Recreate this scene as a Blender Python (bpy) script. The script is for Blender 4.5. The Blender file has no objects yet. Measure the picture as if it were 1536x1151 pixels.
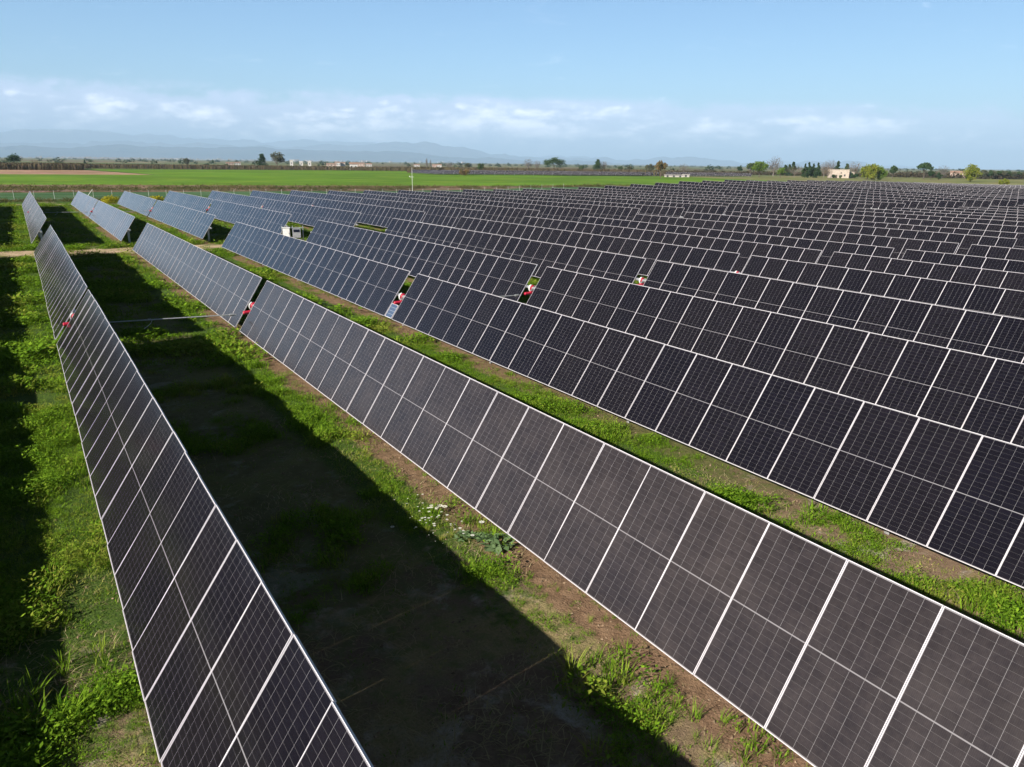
import bpy, math, random
import numpy as np
from mathutils import Matrix, Vector
R = math.radians
random.seed(7); rng = np.random.default_rng(11)
sc = bpy.context.scene
COL = sc.collection

# ------------------------------------------------------------------ camera
CAMZ = 6.9
F_PX, YAW, PITCH, ROLL = 1111.96, R(33.1313), R(16.5514), R(0.7175)
cam = bpy.data.cameras.new('camera'); cam_o = bpy.data.objects.new('camera', cam); COL.objects.link(cam_o)
fw = Vector((math.sin(YAW)*math.cos(PITCH), math.cos(YAW)*math.cos(PITCH), -math.sin(PITCH)))
r0 = Vector((math.cos(YAW), -math.sin(YAW), 0)); u0 = r0.cross(fw)
rt = math.cos(ROLL)*r0 + math.sin(ROLL)*u0; up = -math.sin(ROLL)*r0 + math.cos(ROLL)*u0
m = Matrix.Identity(4)
for i in range(3): m[i][0], m[i][1], m[i][2] = rt[i], up[i], -fw[i]
m[2][3] = CAMZ
cam_o.matrix_world = m
cam.sensor_width = 36; cam.sensor_fit = 'HORIZONTAL'; cam.lens = F_PX/1536*36
cam.clip_start = 0.1; cam.clip_end = 150000
sc.camera = cam_o

# ------------------------------------------------------------------ sun, sky, exposure
SUN_EL, SUN_AZ = R(28.7), R(12)            # light travels towards +x and a little +y
tosun = Vector((-math.cos(SUN_AZ)*math.cos(SUN_EL), -math.sin(SUN_AZ)*math.cos(SUN_EL), math.sin(SUN_EL)))
sun = bpy.data.lights.new('sun', 'SUN'); sun.energy = 5.0; sun.angle = R(0.53); sun.color = (1.0, 0.93, 0.82)
sun_o = bpy.data.objects.new('sun', sun); COL.objects.link(sun_o)
sun_o.rotation_euler = tosun.to_track_quat('Z', 'Y').to_euler()
w = bpy.data.worlds.new('World'); sc.world = w; w.use_nodes = True
nt = w.node_tree; nt.nodes.clear()
def wn(t, **kw):
    n = nt.nodes.new(t)
    for k, v in kw.items(): setattr(n, k, v)
    return n
sky = wn('ShaderNodeTexSky', sky_type='NISHITA'); sky.sun_disc = False
sky.sun_elevation = SUN_EL
sky.sun_rotation = math.atan2(tosun.x, tosun.y)
sky.altitude = 200; sky.air_density = 1.0; sky.dust_density = 0.3; sky.ozone_density = 2.0
bg = wn('ShaderNodeBackground'); bg.inputs['Strength'].default_value = 0.069
# clear spring sky: a little bluer than the model, overhead part dimmed to deepen the shade between rows
# clouds: a low bank of cumulus and veils near the horizon
tc = wn('ShaderNodeTexCoord')
def vmath(op, a, b):
    n = wn('ShaderNodeVectorMath', operation=op)
    nt.links.new(a, n.inputs[0])
    if isinstance(b, tuple): n.inputs[1].default_value = b
    else: nt.links.new(b, n.inputs[1])
    return n
def fmath(op, a, b=None, clamp=False):
    n = wn('ShaderNodeMath', operation=op); n.use_clamp = clamp
    for i, v in enumerate((a, b)):
        if v is None: continue
        if isinstance(v, (int, float)): n.inputs[i].default_value = v
        else: nt.links.new(v, n.inputs[i])
    return n.outputs[0]
def ramp(v, a, b, x=0.0, y=1.0):
    n = wn('ShaderNodeMapRange', interpolation_type='SMOOTHSTEP')
    nt.links.new(v, n.inputs['Value'])
    for k, q in zip(('From Min', 'From Max', 'To Min', 'To Max'), (a, b, x, y)): n.inputs[k].default_value = q
    return n.outputs[0]
def wnoise(scale, sx, detail, rough, off=(0, 0, 0), dist=0.0):
    mp = vmath('MULTIPLY', tc.outputs['Generated'], sx)
    ad = vmath('ADD', mp.outputs[0], off)
    n = wn('ShaderNodeTexNoise'); n.inputs['Scale'].default_value = scale; n.inputs['Detail'].default_value = detail
    n.inputs['Roughness'].default_value = rough; n.inputs['Distortion'].default_value = dist
    nt.links.new(ad.outputs[0], n.inputs['Vector']); return n.outputs['Fac']
sep = wn('ShaderNodeSeparateXYZ'); nt.links.new(tc.outputs['Generated'], sep.inputs[0])
el = sep.outputs['Z']
azr = fmath('ARCTAN2', sep.outputs['X'], sep.outputs['Y'])
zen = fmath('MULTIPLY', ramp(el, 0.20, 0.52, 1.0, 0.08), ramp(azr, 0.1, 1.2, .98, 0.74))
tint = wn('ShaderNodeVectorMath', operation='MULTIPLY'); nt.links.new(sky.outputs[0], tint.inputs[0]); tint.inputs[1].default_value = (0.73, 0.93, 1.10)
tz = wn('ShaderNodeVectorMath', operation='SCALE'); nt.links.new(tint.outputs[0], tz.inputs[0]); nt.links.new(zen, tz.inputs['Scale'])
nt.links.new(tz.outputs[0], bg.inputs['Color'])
# heading along the photograph's left edge (+y) to its right (+x): left part carries the thicker bank
CL_TOP = ramp(azr, 0.35, 1.15, 0.080, 0.066)
relev = fmath('DIVIDE', el, CL_TOP)
topf = ramp(relev, 0.55, 1.20, 1.0, 0.0)
botf = ramp(relev, 0.0, 0.30, 0.25, 1.0)
band = fmath('MULTIPLY', topf, botf)
big = wnoise(5.0, (1, 1, 5.0), 2.0, 0.5, (3.1, 0.4, 0))
med = wnoise(17.0, (1, 1, 3.0), 8.0, 0.56, (0.0, 1.7, 0.35), 0.0)
bil = wnoise(34.0, (1, 1, 2.0), 5.0, 0.5, (2.0, 0.3, 0.15), 0.0)
bil = fmath('ABSOLUTE', fmath('SUBTRACT', bil, 0.5))                # cauliflower lumps
cm = fmath('ADD', fmath('MULTIPLY', fmath('SUBTRACT', med, 0.5), 1.25), fmath('MULTIPLY', fmath('SUBTRACT', big, 0.5), 0.8))
cm = fmath('ADD', cm, fmath('MULTIPLY', fmath('SUBTRACT', bil, 0.09), 0.9))
cm = fmath('ADD', cm, ramp(azr, 0.65, 1.25, 0.19, 0.11))
cm = fmath('ADD', cm, fmath('MULTIPLY', fmath('SUBTRACT', band, 1.0), 0.50))
inband = ramp(band, 0.02, 0.30)
veil = fmath('MULTIPLY', fmath('MULTIPLY', ramp(cm, -0.40, -0.02), inband), ramp(azr, 0.5, 1.25, 0.90, 0.60))
puff = fmath('MULTIPLY', ramp(cm, 0.0, 0.46, 0.0, 0.95), ramp(azr, 0.5, 1.2, 1.0, 0.75))
# small separate wisps above the bank
wis = wnoise(13.0, (1, 1, 5.0), 6.0, 0.6, (5.0, 2.0, 1.0), 0.3)
wisp = fmath('MULTIPLY', ramp(wis, 0.60, 0.78, 0.0, 0.35), ramp(el, 0.10, 0.22, 1.0, 0.12))
wisp = fmath('MULTIPLY', fmath('MULTIPLY', wisp, ramp(el, 0.05, 0.09)), 0.25)
bgv = wn('ShaderNodeBackground'); bgv.inputs['Color'].default_value = (0.55, 0.63, 0.82, 1); bgv.inputs['Strength'].default_value = 0.74
bgp = wn('ShaderNodeBackground'); bgp.inputs['Color'].default_value = (0.88, 0.87, 0.92, 1); bgp.inputs['Strength'].default_value = 1.15
def mix(f, a, b):
    n = wn('ShaderNodeMixShader'); nt.links.new(f, n.inputs[0]); nt.links.new(a, n.inputs[1]); nt.links.new(b, n.inputs[2]); return n.outputs[0]
s1 = mix(veil, bg.outputs[0], bgv.outputs[0])
s2 = mix(puff, s1, bgp.outputs[0])
s3 = mix(wisp, s2, bgp.outputs[0])
wo = wn('ShaderNodeOutputWorld'); nt.links.new(s3, wo.inputs['Surface'])
sc.view_settings.view_transform = 'Standard'; sc.view_settings.look = 'None'
sc.view_settings.exposure = 1.15; sc.view_settings.gamma = 1.0
sc.render.engine = 'CYCLES'
cy = sc.cycles
cy.use_denoising = True
try: cy.denoiser = 'OPENIMAGEDENOISE'
except Exception: pass
cy.max_bounces = 6; cy.diffuse_bounces = 3; cy.glossy_bounces = 3; cy.transmission_bounces = 2; cy.volume_bounces = 0
cy.transparent_max_bounces = 4
cy.use_adaptive_sampling = True; cy.adaptive_threshold = 0.01
cy.sample_clamp_indirect = 6

# ------------------------------------------------------------------ helpers
def mesh_np(name, verts, faces, mats=(), mi=None, uv=None, attrs=None, smooth=False):
    """faces: (n,k) int array or list of such arrays"""
    me = bpy.data.meshes.new(name)
    verts = np.asarray(verts, np.float32)
    if not isinstance(faces, list): faces = [faces]
    faces = [np.asarray(f, np.int32) for f in faces if len(f)]
    loops = np.concatenate([f.ravel() for f in faces])
    tot = np.concatenate([np.full(len(f), f.shape[1], np.int32) for f in faces])
    start = np.concatenate([[0], np.cumsum(tot)[:-1]]).astype(np.int32)
    me.vertices.add(len(verts)); me.vertices.foreach_set('co', verts.ravel())
    me.loops.add(len(loops)); me.loops.foreach_set('vertex_index', loops)
    me.polygons.add(len(tot)); me.polygons.foreach_set('loop_start', start); me.polygons.foreach_set('loop_total', tot)
    for q in mats: me.materials.append(q)
    if mi is not None: me.polygons.foreach_set('material_index', np.asarray(mi, np.int32))
    me.polygons.foreach_set('use_smooth', np.full(len(tot), bool(smooth)))
    if uv is not None:
        l = me.uv_layers.new(name='UVMap'); l.data.foreach_set('uv', np.asarray(uv, np.float32).ravel())
    if attrs:
        for k, v in attrs.items():
            a = me.attributes.new(k, 'FLOAT', 'POINT'); a.data.foreach_set('value', np.asarray(v, np.float32))
    me.update(calc_edges=True); me.validate(clean_customdata=False)
    return me
def link(name, me, parent=None, loc=(0, 0, 0), rot=(0, 0, 0)):
    o = bpy.data.objects.new(name, me); COL.objects.link(o); o.location = loc; o.rotation_euler = rot
    if parent: o.parent = parent
    return o
def empty(name, loc, rot=(0, 0, 0)):
    o = bpy.data.objects.new(name, None); COL.objects.link(o); o.location = loc; o.rotation_euler = rot; o.empty_display_size = 0.2
    return o
def tag(o, label=None, cat=None, group=None, kind=None):
    if label: o['label'] = label
    if cat: o['category'] = cat
    if group: o['group'] = group
    if kind: o['kind'] = kind
    return o
class MB:
    """collects boxes, bars and tubes into one mesh"""
    def __init__(s): s.v = []; s.f = {3: [], 4: []}; s.n = 0; s.m = {3: [], 4: []}
    def add(s, v, f, mi=0):
        s.v.append(np.asarray(v, np.float32))
        for q in f: s.f[len(q)].append([i + s.n for i in q]); s.m[len(q)].append(mi)
        s.n += len(v); return s
    def box(s, c, d, rot=None, mi=0):
        x, y, z = [q/2 for q in d]
        v = np.array([(a*x, b*y, e*z) for a in (-1, 1) for b in (-1, 1) for e in (-1, 1)])
        if rot is not None: v = v @ np.array(rot).T
        v = v + np.array(c)
        return s.add(v, [(0, 1, 3, 2), (4, 6, 7, 5), (0, 4, 5, 1), (2, 3, 7, 6), (0, 2, 6, 4), (1, 5, 7, 3)], mi)
    def tube(s, pts, r, n=8, mi=0, cap=True):
        pts = [np.array(p, float) for p in pts]; rs = r if hasattr(r, '__len__') else [r]*len(pts)
        vs = []
        for i, p in enumerate(pts):
            d = pts[min(i+1, len(pts)-1)] - pts[max(i-1, 0)]; d /= np.linalg.norm(d)
            a = np.cross(d, (0, 0, 1) if abs(d[2]) < .9 else (1, 0, 0)); a /= np.linalg.norm(a); b = np.cross(d, a)
            for k in range(n): t = 2*math.pi*k/n; vs.append(p + rs[i]*(math.cos(t)*a + math.sin(t)*b))
        f = []
        for i in range(len(pts)-1):
            for k in range(n): f.append((i*n+k, i*n+(k+1) % n, (i+1)*n+(k+1) % n, (i+1)*n+k))
        if cap:
            vs += [pts[0], pts[-1]]; c0, c1 = len(vs)-2, len(vs)-1; e = (len(pts)-1)*n
            for k in range(n): f.append((c0, (k+1) % n, k)); f.append((c1, e+k, e+(k+1) % n))
        return s.add(vs, f, mi)
    def mesh(s, name, mats, smooth=False):
        v = np.concatenate(s.v); fs = [np.array(s.f[k]) for k in (3, 4) if s.f[k]]
        mi = s.m[3] + s.m[4]
        return mesh_np(name, v, fs, mats, mi, smooth=smooth)
    def build(s, name, mats, parent=None, loc=(0, 0, 0), rot=(0, 0, 0), smooth=False):
        if not isinstance(mats, (list, tuple)): mats = [mats]
        return link(name, s.mesh(name, mats, smooth), parent, loc, rot)

# ------------------------------------------------------------------ materials
class NT:
    def __init__(s, name):
        s.m = bpy.data.materials.new(name); s.m.use_nodes = True; s.t = s.m.node_tree; s.t.nodes.clear()
        s.out = s.t.nodes.new('ShaderNodeOutputMaterial')
    def n(s, t, ins=None, **kw):
        q = s.t.nodes.new(t)
        for k, v in kw.items(): setattr(q, k, v)
        for k, v in (ins or {}).items():
            if hasattr(v, 'is_output'): s.t.links.new(v, q.inputs[k])
            else: q.inputs[k].default_value = v
        return q
    def ma(s, op, a, b=None, c=None, clamp=False):
        q = s.n('ShaderNodeMath', operation=op); q.use_clamp = clamp
        for i, v in enumerate((a, b, c)):
            if v is None: continue
            if hasattr(v, 'is_output'): s.t.links.new(v, q.inputs[i])
            else: q.inputs[i].default_value = v
        return q.outputs[0]
    def mr(s, v, a, b, x=0.0, y=1.0, smooth=True):
        q = s.n('ShaderNodeMapRange', {'Value': v, 'From Min': a, 'From Max': b, 'To Min': x, 'To Max': y})
        q.interpolation_type = 'SMOOTHSTEP' if smooth else 'LINEAR'; return q.outputs[0]
    def mix(s, f, a, b, blend='MIX'):
        q = s.n('ShaderNodeMix', data_type='RGBA', blend_type=blend)
        for k, v in ((0, f), (6, a), (7, b)):
            if hasattr(v, 'is_output'): s.t.links.new(v, q.inputs[k])
            else: q.inputs[k].default_value = v if not isinstance(v, tuple) else (v + (1,))[:4]
        return q.outputs[2]
    def noise(s, vec, scale, detail=4, rough=.55, dist=0, out='Fac'):
        d = {'Scale': scale, 'Detail': detail, 'Roughness': rough, 'Distortion': dist}
        if vec is not None: d['Vector'] = vec
        return s.n('ShaderNodeTexNoise', d).outputs[out]
    def bsdf(s, **ins):
        q = s.n('ShaderNodeBsdfPrincipled', {k.replace('_', ' '): (v + (1,) if isinstance(v, tuple) and len(v) == 3 else v) for k, v in ins.items()})
        s.t.links.new(q.outputs[0], s.out.inputs['Surface']); return q
def pmat(name, col, rough=.6, metal=0., var=.12, scale=6., spec=.5):
    a = NT(name); tc = a.n('ShaderNodeTexCoord').outputs['Object']
    f = a.noise(tc, scale, 5, .6)
    lo = tuple(c*(1-var) for c in col); hi = tuple(min(1, c*(1+var)) for c in col)
    c = a.mix(a.mr(f, .3, .7), lo, hi)
    a.bsdf(Base_Color=c, Roughness=a.mr(f, .2, .8, max(0, rough-.1), min(1, rough+.1)), Metallic=metal, Specular_IOR_Level=spec); return a.m
M = {}
M['alu'] = pmat('anodised_aluminium', (.52, .50, .54), .6, 0., .05, 6., .25)
M['galv'] = pmat('galvanised_steel', (.42, .43, .45), .45, .6, .18, 14)
M['white'] = pmat('white_paint', (.72, .72, .70), .5)
M['grey'] = pmat('grey_paint', (.26, .27, .29), .5)
M['postgrey'] = pmat('weathered_post', (.42, .43, .40), .6)
M['shedwall'] = pmat('dull_render', (.36, .33, .31), .9, 0, .08, .6)
M['red'] = pmat('red_paint', (.40, .008, .035), .5)
M['black'] = pmat('dark_plastic', (.02, .02, .022), .5)
M['darkglass'] = pmat('dark_screen', (.012, .015, .03), .15)
M['backsheet'] = pmat('module_backsheet', (.10, .10, .105), .7)
M['wood'] = pmat('bark', (.085, .065, .05), .9, 0, .3, 3)
M['greywood'] = pmat('pale_bark', (.16, .135, .12), .9, 0, .3, 3)
M['stone'] = pmat('pale_stone', (.37, .31, .26), .9, 0, .15, .9)
M['rooftile'] = pmat('roof_tiles', (.24, .15, .11), .9, 0, .2, 1.5)
M['window'] = pmat('window_dark', (.03, .03, .035), .3)
M['render'] = pmat('white_render', (.50, .48, .46), .9, 0, .08, .6)
M['salmon'] = pmat('salmon_render', (.44, .33, .28), .9, 0, .08, .6)

def module_material(name, combined_uv=True):
    """front glass of a 6 x 24 half-cell module: dark cells, pale gaps, fine busbars, dusty film and painted sheen per tracker (object colour)"""
    a = NT(name)
    uv = a.n('ShaderNodeUVMap'); uv.uv_map = 'UVMap'
    sp = a.n('ShaderNodeSeparateXYZ', {'Vector': uv.outputs[0]})
    # u runs across (0..1.112 m), v along (0..2.256 m), in metres
    u, v = sp.outputs[0], sp.outputs[1]
    CW, CH = 0.1868, 0.0923
    uu = a.ma('SUBTRACT', u, 0.0034)
    vv = a.ma('SUBTRACT', v, 1.128)
    va = a.ma('SUBTRACT', a.ma('ABSOLUTE', vv), 0.0075)
    fu = a.ma('FRACT', a.ma('DIVIDE', uu, CW)); fv = a.ma('FRACT', a.ma('DIVIDE', va, CH))
    du = a.ma('MULTIPLY', a.ma('SUBTRACT', 0.5, a.ma('ABSOLUTE', a.ma('SUBTRACT', fu, .5))), CW)
    dv = a.ma('MULTIPLY', a.ma('SUBTRACT', 0.5, a.ma('ABSOLUTE', a.ma('SUBTRACT', fv, .5))), CH)
    gu = a.ma('LESS_THAN', du, 0.0013); gv = a.ma('LESS_THAN', dv, 0.0009)
    out = a.ma('MAXIMUM', a.ma('LESS_THAN', va, 0.0), a.ma('GREATER_THAN', va, 12*CH))
    out = a.ma('MAXIMUM', out, a.ma('MAXIMUM', a.ma('LESS_THAN', uu, 0.0), a.ma('GREATER_THAN', uu, 6*CW)))
    sheet = a.ma('MAXIMUM', out, gu)
    # busbars along v, 10 per cell, 0.8 mm
    fb = a.ma('FRACT', a.ma('MULTIPLY', fu, 10.0))
    bus = a.ma('LESS_THAN', a.ma('ABSOLUTE', a.ma('SUBTRACT', fb, .5)), 0.030)
    iu = a.ma('FLOOR', a.ma('DIVIDE', uu, CW)); iv = a.ma('FLOOR', a.ma('DIVIDE', vv, CH))
    oi = a.n('ShaderNodeObjectInfo')
    vec = a.n('ShaderNodeCombineXYZ', {0: iu, 1: iv, 2: a.ma('MULTIPLY', oi.outputs['Random'], 91.7)})
    wnz = a.n('ShaderNodeTexWhiteNoise', {'Vector': vec.outputs[0]}); wnz.noise_dimensions = '3D'
    cellv = a.mr(wnz.outputs['Value'], 0, 1, .86, 1.16, False)
    modv = a.mr(oi.outputs['Random'], 0, 1, .85, 1.2, False)
    br = a.ma('MULTIPLY', cellv, modv)
    cell = a.mix(oi.outputs['Random'], (.0036, .0034, .0078), (.0044, .0038, .0064))
    cell = a.mix(1.0, cell, a.n('ShaderNodeCombineXYZ', {0: br, 1: br, 2: br}).outputs[0], 'MULTIPLY')
    c = a.mix(a.ma('MULTIPLY', bus, .4), cell, (.05, .05, .055))
    c = a.mix(a.ma('MULTIPLY', gv, .6), c, (.15, .145, .15))
    c = a.mix(gu, c, (.24, .235, .25))
    c = a.mix(out, c, (.17, .165, .18))
    # dusty film and painted glass sheen: amount from the tracker's object colour, mottled along the module
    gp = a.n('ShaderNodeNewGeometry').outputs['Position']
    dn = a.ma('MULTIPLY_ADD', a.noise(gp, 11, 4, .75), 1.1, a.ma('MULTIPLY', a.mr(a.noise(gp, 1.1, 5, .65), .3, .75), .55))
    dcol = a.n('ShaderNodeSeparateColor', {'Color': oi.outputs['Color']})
    dust_sheen = a.ma('MULTIPLY', dcol.outputs[0], a.ma('MULTIPLY_ADD', dn, .8, .22))
    dust_sheen = a.ma('MULTIPLY', dust_sheen, a.mr(wnz.outputs['Value'], 0, 1, .90, 1.08, False))
    c = a.mix(dust_sheen, c, (.225, .185, .170))
    a.bsdf(Base_Color=c, Roughness=a.ma('MULTIPLY_ADD', dust_sheen, .9, .12), Specular_IOR_Level=.30, IOR=1.42, Specular_Tint=(.92, .96, 1.0))
    return a.m
M['cells'] = module_material('module_cells')

# ------------------------------------------------------------------ terrain
def sst(x, a, b):
    t = np.clip((x-a)/(b-a), 0, 1); return t*t*(3-2*t)
def T(x, y):
    x = np.asarray(x, float); y = np.asarray(y, float)
    gx = sst(x, 80, 134) - .80*sst(x, 150, 262)
    gy = sst(y, 45, 112)*(1-sst(y, 128, 205))
    lo = -.20*sst(y, 85, 115)*(1-sst(y, 150, 200))*(1-sst(x, 70, 100))*sst(x, -60, -5)
    wob = .06*np.sin(x*.13+1)*np.sin(y*.09)*sst(x, 20, 50)*(1-sst(y, 110, 150))*(1-sst(x, 200, 300))
    return 1.62*gx*gy + lo + wob
ROWX = [1.081, 7.247, 13.365, 19.630, 25.887]
def rowx(i): return ROWX[i] if 0 <= i < 5 else (1.081-6.2 if i < 0 else 25.887 + 6.20*(i-4))
GAPY = [30.83, 29.88, 28.97, 28.18, 27.45]
def gapy(i): return GAPY[i] if 0 <= i < 5 else (31.6 if i < 0 else 27.45 - .738*(i-4))

def grid_axis(lo_core, hi_core, step, far):
    a = list(np.arange(lo_core, hi_core+1e-6, step)); d = step
    hi = [a[-1]]; lo = [a[0]]
    while hi[-1] < far: d *= 1.35; hi.append(hi[-1]+d)
    d = step
    while lo[0] > -far: d *= 1.35; lo.insert(0, lo[0]-d)
    return np.array(lo[:-1] + a + hi[1:])
def ground_sheet(name, xs, ys, mat, dz=0.0, curve=False):
    X, Y = np.meshgrid(xs, ys); Z = T(X, Y) + dz
    v = np.stack([X.ravel(), Y.ravel(), Z.ravel()], 1)
    nx, ny = len(xs), len(ys)
    i = (np.arange(ny-1)[:, None]*nx + np.arange(nx-1)[None]).ravel()
    return mesh_np(name, v, np.stack([i, i+1, i+1+nx, i+nx], 1), [mat], smooth=True)

# ground inside the plant and the plain beyond
a = NT('ground_soil')
gp = a.n('ShaderNodeNewGeometry').outputs['Position']
sp = a.n('ShaderNodeSeparateXYZ', {'Vector': gp}); X, Y = sp.outputs[0], sp.outputs[1]
n1 = a.noise(gp, .55, 6, .6); n2 = a.noise(gp, 3.2, 6, .65); n3 = a.noise(gp, 26, 4, .7)
crust = a.noise(gp, 1.1, 7, .62, .4)
soil = a.mix(a.mr(n2, .3, .7), (.17, .115, .078), (.28, .20, .135))
soil = a.mix(a.mr(crust, .51, .61, 0, .75), soil, (.50, .45, .40))
soil = a.mix(a.mr(n3, .42, .72, 0, .55), soil, (.12, .085, .055))
straw = a.mix(a.mr(n3, .3, .7), (.30, .235, .12), (.20, .17, .075))
moss = a.mix(a.mr(n3, .35, .7), (.040, .080, .012), (.095, .145, .024))
c = a.mix(a.mr(n1, .46, .60), soil, straw)
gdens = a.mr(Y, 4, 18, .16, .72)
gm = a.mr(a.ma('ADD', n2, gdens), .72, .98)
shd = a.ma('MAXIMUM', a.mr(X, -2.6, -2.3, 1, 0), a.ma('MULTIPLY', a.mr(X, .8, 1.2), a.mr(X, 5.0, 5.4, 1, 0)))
c = a.mix(a.ma('MULTIPLY', gm, a.ma('MULTIPLY_ADD', shd, -.45, 1.0)), c, moss)   # moss thinned inside the cast-shadow bands, to paint their shade darker
# bare reddish strip below the low edge of each row
ph = a.ma('FRACT', a.ma('DIVIDE', a.ma('ADD', X, -1.081+.64+.95+62.0), 6.2))
ph = a.ma('ADD', ph, a.ma('MULTIPLY', a.ma('SUBTRACT', n2, .5), .10))
strip = a.ma('MULTIPLY', a.mr(ph, .085, .125), a.mr(ph, .25, .31, 1, 0))
strip = a.ma('MULTIPLY', strip, a.mr(X, 2, 4))
strip = a.ma('MULTIPLY', strip, a.ma('MAXIMUM', a.mr(X, 8, 9, 1, 0), a.mr(Y, 9, 24, .25, 1)))
strip = a.ma('MULTIPLY', strip, a.mr(Y, 128, 136, 1, 0))
earth = a.mix(a.mr(n2, .3, .7), (.16, .095, .058), (.28, .175, .11))
earth = a.mix(a.mr(n3, .45, .75, 0, .5), earth, (.10, .055, .035))
c = a.mix(a.ma('MULTIPLY', strip, .92), c, earth)
# plain far away: pale green and tan parcels
pv = a.n('ShaderNodeTexVoronoi', {'Vector': a.n('ShaderNodeVectorMath', {0: gp, 1: (.0042, .0075, 0)}, operation='MULTIPLY').outputs[0], 'Scale': 1.0})
parc = a.n('ShaderNodeSeparateColor', {'Color': pv.outputs['Color']})
pl = a.mix(parc.outputs[0], (.075, .115, .035), (.20, .17, .095))
pl = a.mix(a.mr(parc.outputs[1], .6, .9), pl, (.12, .09, .055))
c = a.mix(a.mr(Y, 560, 620), c, pl)
c = a.mix(a.mr(X, 330, 420), c, pl)
bp = a.n('ShaderNodeBump', {'Height': a.ma('ADD', n2, a.ma('MULTIPLY', n3, .4)), 'Strength': .9, 'Distance': .12})
a.bsdf(Base_Color=c, Roughness=.95, Specular_IOR_Level=.15, Normal=bp.outputs[0])
M['ground'] = a.m
xs = grid_axis(-20, 330, 5, 46000); ys = grid_axis(-30, 260, 5, 46000)
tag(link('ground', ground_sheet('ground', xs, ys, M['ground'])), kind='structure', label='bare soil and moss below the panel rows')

def field_mat(name, c0, c1, streak, rot=0., fine=1.2):
    a = NT(name); gp = a.n('ShaderNodeNewGeometry').outputs['Position']
    mp = a.n('ShaderNodeMapping', {'Vector': gp, 'Rotation': (0, 0, rot), 'Scale': (1, .06, 1)}).outputs[0]
    f = a.noise(mp, streak, 5, .6); g = a.noise(gp, fine, 5, .65); h = a.noise(gp, .018, 3, .5)
    c = a.mix(a.ma('MULTIPLY_ADD', a.mr(f, .3, .7), .6, a.ma('MULTIPLY', a.mr(g, .3, .7), .4)), c0, c1)
    c = a.mix(a.mr(h, .35, .65, 0, .7), c, tuple(q*.66 for q in c0))
    k = a.noise(gp, .05, 5, .65); c = a.mix(a.mr(k, .50, .66, 0, .6), c, (c1[0]*1.5, c1[1]*1.05, c1[2]*1.8))
    ry = a.n('ShaderNodeSeparateXYZ', {'Vector': a.n('ShaderNodeMapping', {'Vector': gp, 'Rotation': (0, 0, R(8))}).outputs[0]}).outputs[1]
    tl = a.ma('LESS_THAN', a.ma('FRACT', a.ma('DIVIDE', ry, 14.0)), .05)
    c = a.mix(a.ma('MULTIPLY', tl, .45), c, (.10, .085, .04))
    bp = a.n('ShaderNodeBump', {'Height': g, 'Strength': .6, 'Distance': .15})
    a.bsdf(Base_Color=c, Roughness=.95, Specular_IOR_Level=.1, Normal=bp.outputs[0]); return a.m
M['crop'] = field_mat('young_cereal', (.095, .195, .010), (.120, .235, .014), .5, R(90-7))
M['cereal'] = field_mat('bluegreen_cereal', (.045, .110, .040), (.065, .135, .045), .8, R(90-7))
M['fallow'] = field_mat('tilled_earth', (.30, .19, .115), (.36, .25, .15), .4, R(90-7))
M['meadow'] = field_mat('rough_meadow', (.13, .17, .045), (.22, .20, .085), .2, R(90-7), .4)
a = NT('sandy_track'); gp = a.n('ShaderNodeNewGeometry').outputs['Position']
n1 = a.noise(gp, .8, 6, .6); n2 = a.noise(gp, 7, 5, .65)
c = a.mix(a.mr(n1, .35, .65), (.47, .35, .235), (.34, .25, .16)); c = a.mix(a.mr(n2, .45, .75, 0, .6), c, (.20, .14, .08))
c = a.mix(a.mr(a.noise(gp, .35, 5, .6), .55, .66), c, (.10, .14, .035))
a.bsdf(Base_Color=c, Roughness=.95, Specular_IOR_Level=.1); M['track'] = a.m

def strip_sheet(name, p0, p1, w0, w1, mat, dz, n=40, wav=0.0, kindlabel=None, seed=0):
    """a band of ground from p0 to p1 with half widths, edges slightly wavy"""
    p0, p1 = np.array(p0, float), np.array(p1, float); d = p1-p0; L = np.linalg.norm(d); d /= L; nrm = np.array([-d[1], d[0]])
    t = np.linspace(0, 1, n); rg = np.random.default_rng(seed)
    cols = 7; V = []
    for k in range(cols):
        s = k/(cols-1)*2-1
        base = p0[None] + t[:, None]*L*d[None]
        hw = w0+(w1-w0)*t
        wv = wav*(np.sin(t*L*.21+seed)+.6*np.sin(t*L*.57+2*seed)+.5*rg.standard_normal(n))*abs(s)*(1 if s > 0 else -1)
        q = base + nrm[None]*((s*hw + wv)[:, None]); V.append(np.column_stack([q, T(q[:, 0], q[:, 1]) + dz]))
    V = np.concatenate(V); f = [(k*n+i, k*n+i+1, (k+1)*n+i+1, (k+1)*n+i) for k in range(cols-1) for i in range(n-1)]
    o = link(name, mesh_np(name, V, np.array(f), [mat], smooth=True)); return tag(o, label=kindlabel, kind='structure')
SK = -.122      # the blocks' ends are not square to the rows
def sk(x, y): return (x, y + SK*x)
def poly_sheet(name, corners, mat, dz, label, n=24):
    c = [np.array(q, float) for q in corners]; s = np.linspace(0, 1, n)
    A, B = np.meshgrid(s, s)
    P = ((1-A)*(1-B))[..., None]*c[0] + (A*(1-B))[..., None]*c[1] + (A*B)[..., None]*c[2] + ((1-A)*B)[..., None]*c[3]
    P = P.reshape(-1, 2); V = np.column_stack([P, T(P[:, 0], P[:, 1]) + dz])
    i = (np.arange(n-1)[:, None]*n + np.arange(n-1)[None]).ravel()
    return tag(link(name, mesh_np(name, V, np.stack([i, i+1, i+1+n, i+n], 1), [mat], smooth=True)), label=label, kind='structure')
strip_sheet('dirt_track', sk(-14, 66.0), sk(60, 66.4), 2.3, 2.3, M['track'], .012, 90, .16, 'sandy track crossing between the two blocks of rows', 3)
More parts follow.
